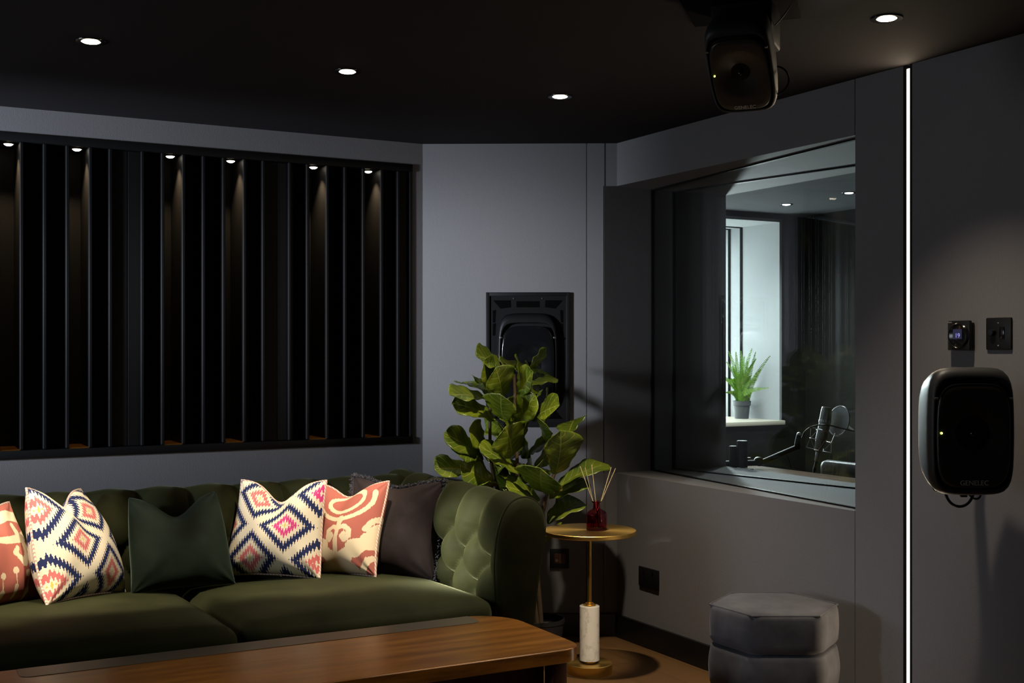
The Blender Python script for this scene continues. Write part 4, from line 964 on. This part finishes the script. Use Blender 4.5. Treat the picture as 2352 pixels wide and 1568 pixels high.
bc = thing('booth_chair', 'black leather swivel chair tucked under the booth desk', 'chair', (4.13, 4.35, 0))
b = NB(); rbox(b, (0.035, 0.235, 0.19), 0.034, 12); bmesh.ops.translate(b, vec=(0.16, 0.0, 0.566), verts=b.verts[:]); mesh_obj('backrest', b, M['leather'], bc, True, 80)
b = NB(); rbox(b, (0.22, 0.235, 0.04), 0.035, 12); bmesh.ops.translate(b, vec=(-0.06, 0, 0.45), verts=b.verts[:]); mesh_obj('seat', b, M['leather'], bc, True, 80)
b = NB(); lathe(b, [(0.03, 0.07), (0.022, 0.12), (0.022, 0.415)], 20, (-0.06, 0, 0)); mesh_obj('column', b, M['steel'], bc)
b = NB()
for k in range(5): a = R(72 * k); tube(b, [Vector((-0.06, 0, 0.075)), Vector((-0.06 + 0.24 * math.cos(a), 0.24 * math.sin(a), 0.02))], 0.018, 8, 0.014)
mesh_obj('base', b, M['plastic'], bc)

fe = thing('potted_fern', 'green potted fern on the pale sill of the far booth window', 'plant', (5.565, 6.766, 0.818))
b = NB(); lathe(b, [(0.0002, 0.0), (0.049, 0.0), (0.058, 0.092), (0.064, 0.094), (0.066, 0.126), (0.060, 0.126), (0.056, 0.105), (0.0002, 0.105)], 36); mesh_obj('pot', b, M['greypot'], fe)
b = NB(); lathe(b, [(0.0002, 0.112), (0.0555, 0.108), (0.0555, 0.1055), (0.0002, 0.1055)], 20); mesh_obj('soil', b, M['soil'], fe)
rf = random.Random(4)
TIPS = [(-0.096, 0.378, 0), (-0.051, 0.372, .05), (0.064, 0.397, .06), (0.160, 0.346, .22), (0.077, 0.372, .12), (-0.154, 0.205, 0), (-0.006, 0.295, .03), (-0.122, 0.08, .05), (0.150, 0.12, .22), (0.02, 0.34, 0), (-0.03, 0.30, .1), (0.05, 0.27, .14), (-0.08, 0.25, .1), (0.10, 0.25, .18), (-0.10, 0.30, -.05), (0.0, 0.38, -.03)]
TIPS += [(rf.uniform(-.12, .10), rf.uniform(0.16, 0.36), rf.uniform(-.02, .14)) for _ in range(9)]
for a_, h_, d_ in TIPS:
    tip = RR * a_ + TT * d_ + UP * (0.105 + h_); base = Vector((rf.uniform(-.03, .03), rf.uniform(-.03, .03), 0.108))
    mid = base.lerp(tip, 0.45) + UP * 0.05 - (RR * a_ + TT * d_) * 0.12; pts = bez(base, base + UP * 0.06, mid, tip, 46); b = NB(); tube(b, pts, 0.0014, 5, 0.0006)
    ax = (tip - base).normalized(); sd = ax.cross(TT + Vector((rf.uniform(-.5, .5), rf.uniform(-.5, .5), 0))).normalized(); nn = sd.cross(ax).normalized()
    for k in range(3, 46):
        p = pts[k]; t_ = k / 46; Lf = 0.021 * math.sin(PI * min(1, 0.20 + t_ * 0.80)) ** 0.8 + 0.004
        for s_ in (-1, 1):
            o = (sd * s_ + ax * 0.35 + nn * rf.uniform(-.25, .25)).normalized(); wv_ = ax * 0.0040
            vs = [b.verts.new(q) for q in (p - wv_ * 0.6, p + o * Lf * 0.5 - wv_, p + o * Lf, p + o * Lf * 0.55 + wv_, p + wv_ * 0.6)]; b.faces.new(vs)
    mesh_obj('frond', b, M['fern'], fe, False)
rb = thing('roller_blind', 'dark rolled up blind at the top of the far booth window', 'blind', (5.0, 7.12, 2.115))
b = NB(); tube(b, [(-0.52, 0, 0), (0.525, 0, 0)], 0.055, 24); mesh_obj('roll', b, M['booth_dark'], rb)
for x in (-0.535, 0.535): b = NB(); span(b, x - 0.008, x + 0.008, -0.03, 0.03, -0.03, 0.0735); mesh_obj('bracket', b, M['plastic'], rb)

# ------------------------------------------------------------------ camera, world, output look
cam = bpy.data.cameras.new('camera'); cam.sensor_width = 36; cam.lens = 36 * 2783 / 2352; cam.shift_y = 21 / 2352; cam.clip_start = 0.05
co = bpy.data.objects.new('camera', cam); COL.objects.link(co); co.location = (0, 0, 1.3); co.rotation_euler = (R(90), 0, -math.atan2(0.4803, 0.8771)); SC.camera = co
w = bpy.data.worlds.new('world'); SC.world = w; w.use_nodes = True
w.node_tree.nodes['Background'].inputs[0].default_value = (0.5, 0.55, 0.65, 1); w.node_tree.nodes['Background'].inputs[1].default_value = 0.0
vs = SC.view_settings; vs.view_transform = 'Standard'; vs.look = 'None'; vs.exposure = 0.0; vs.gamma = 1.0; vs.use_curve_mapping = False
cy = SC.cycles; cy.use_denoising = True; cy.max_bounces = 7; cy.diffuse_bounces = 2; cy.glossy_bounces = 3; cy.use_adaptive_sampling = True; cy.adaptive_threshold = 0.015; cy.transmission_bounces = 6; cy.transparent_max_bounces = 12; cy.sample_clamp_indirect = 4.0; cy.caustics_reflective = False; cy.caustics_refractive = False
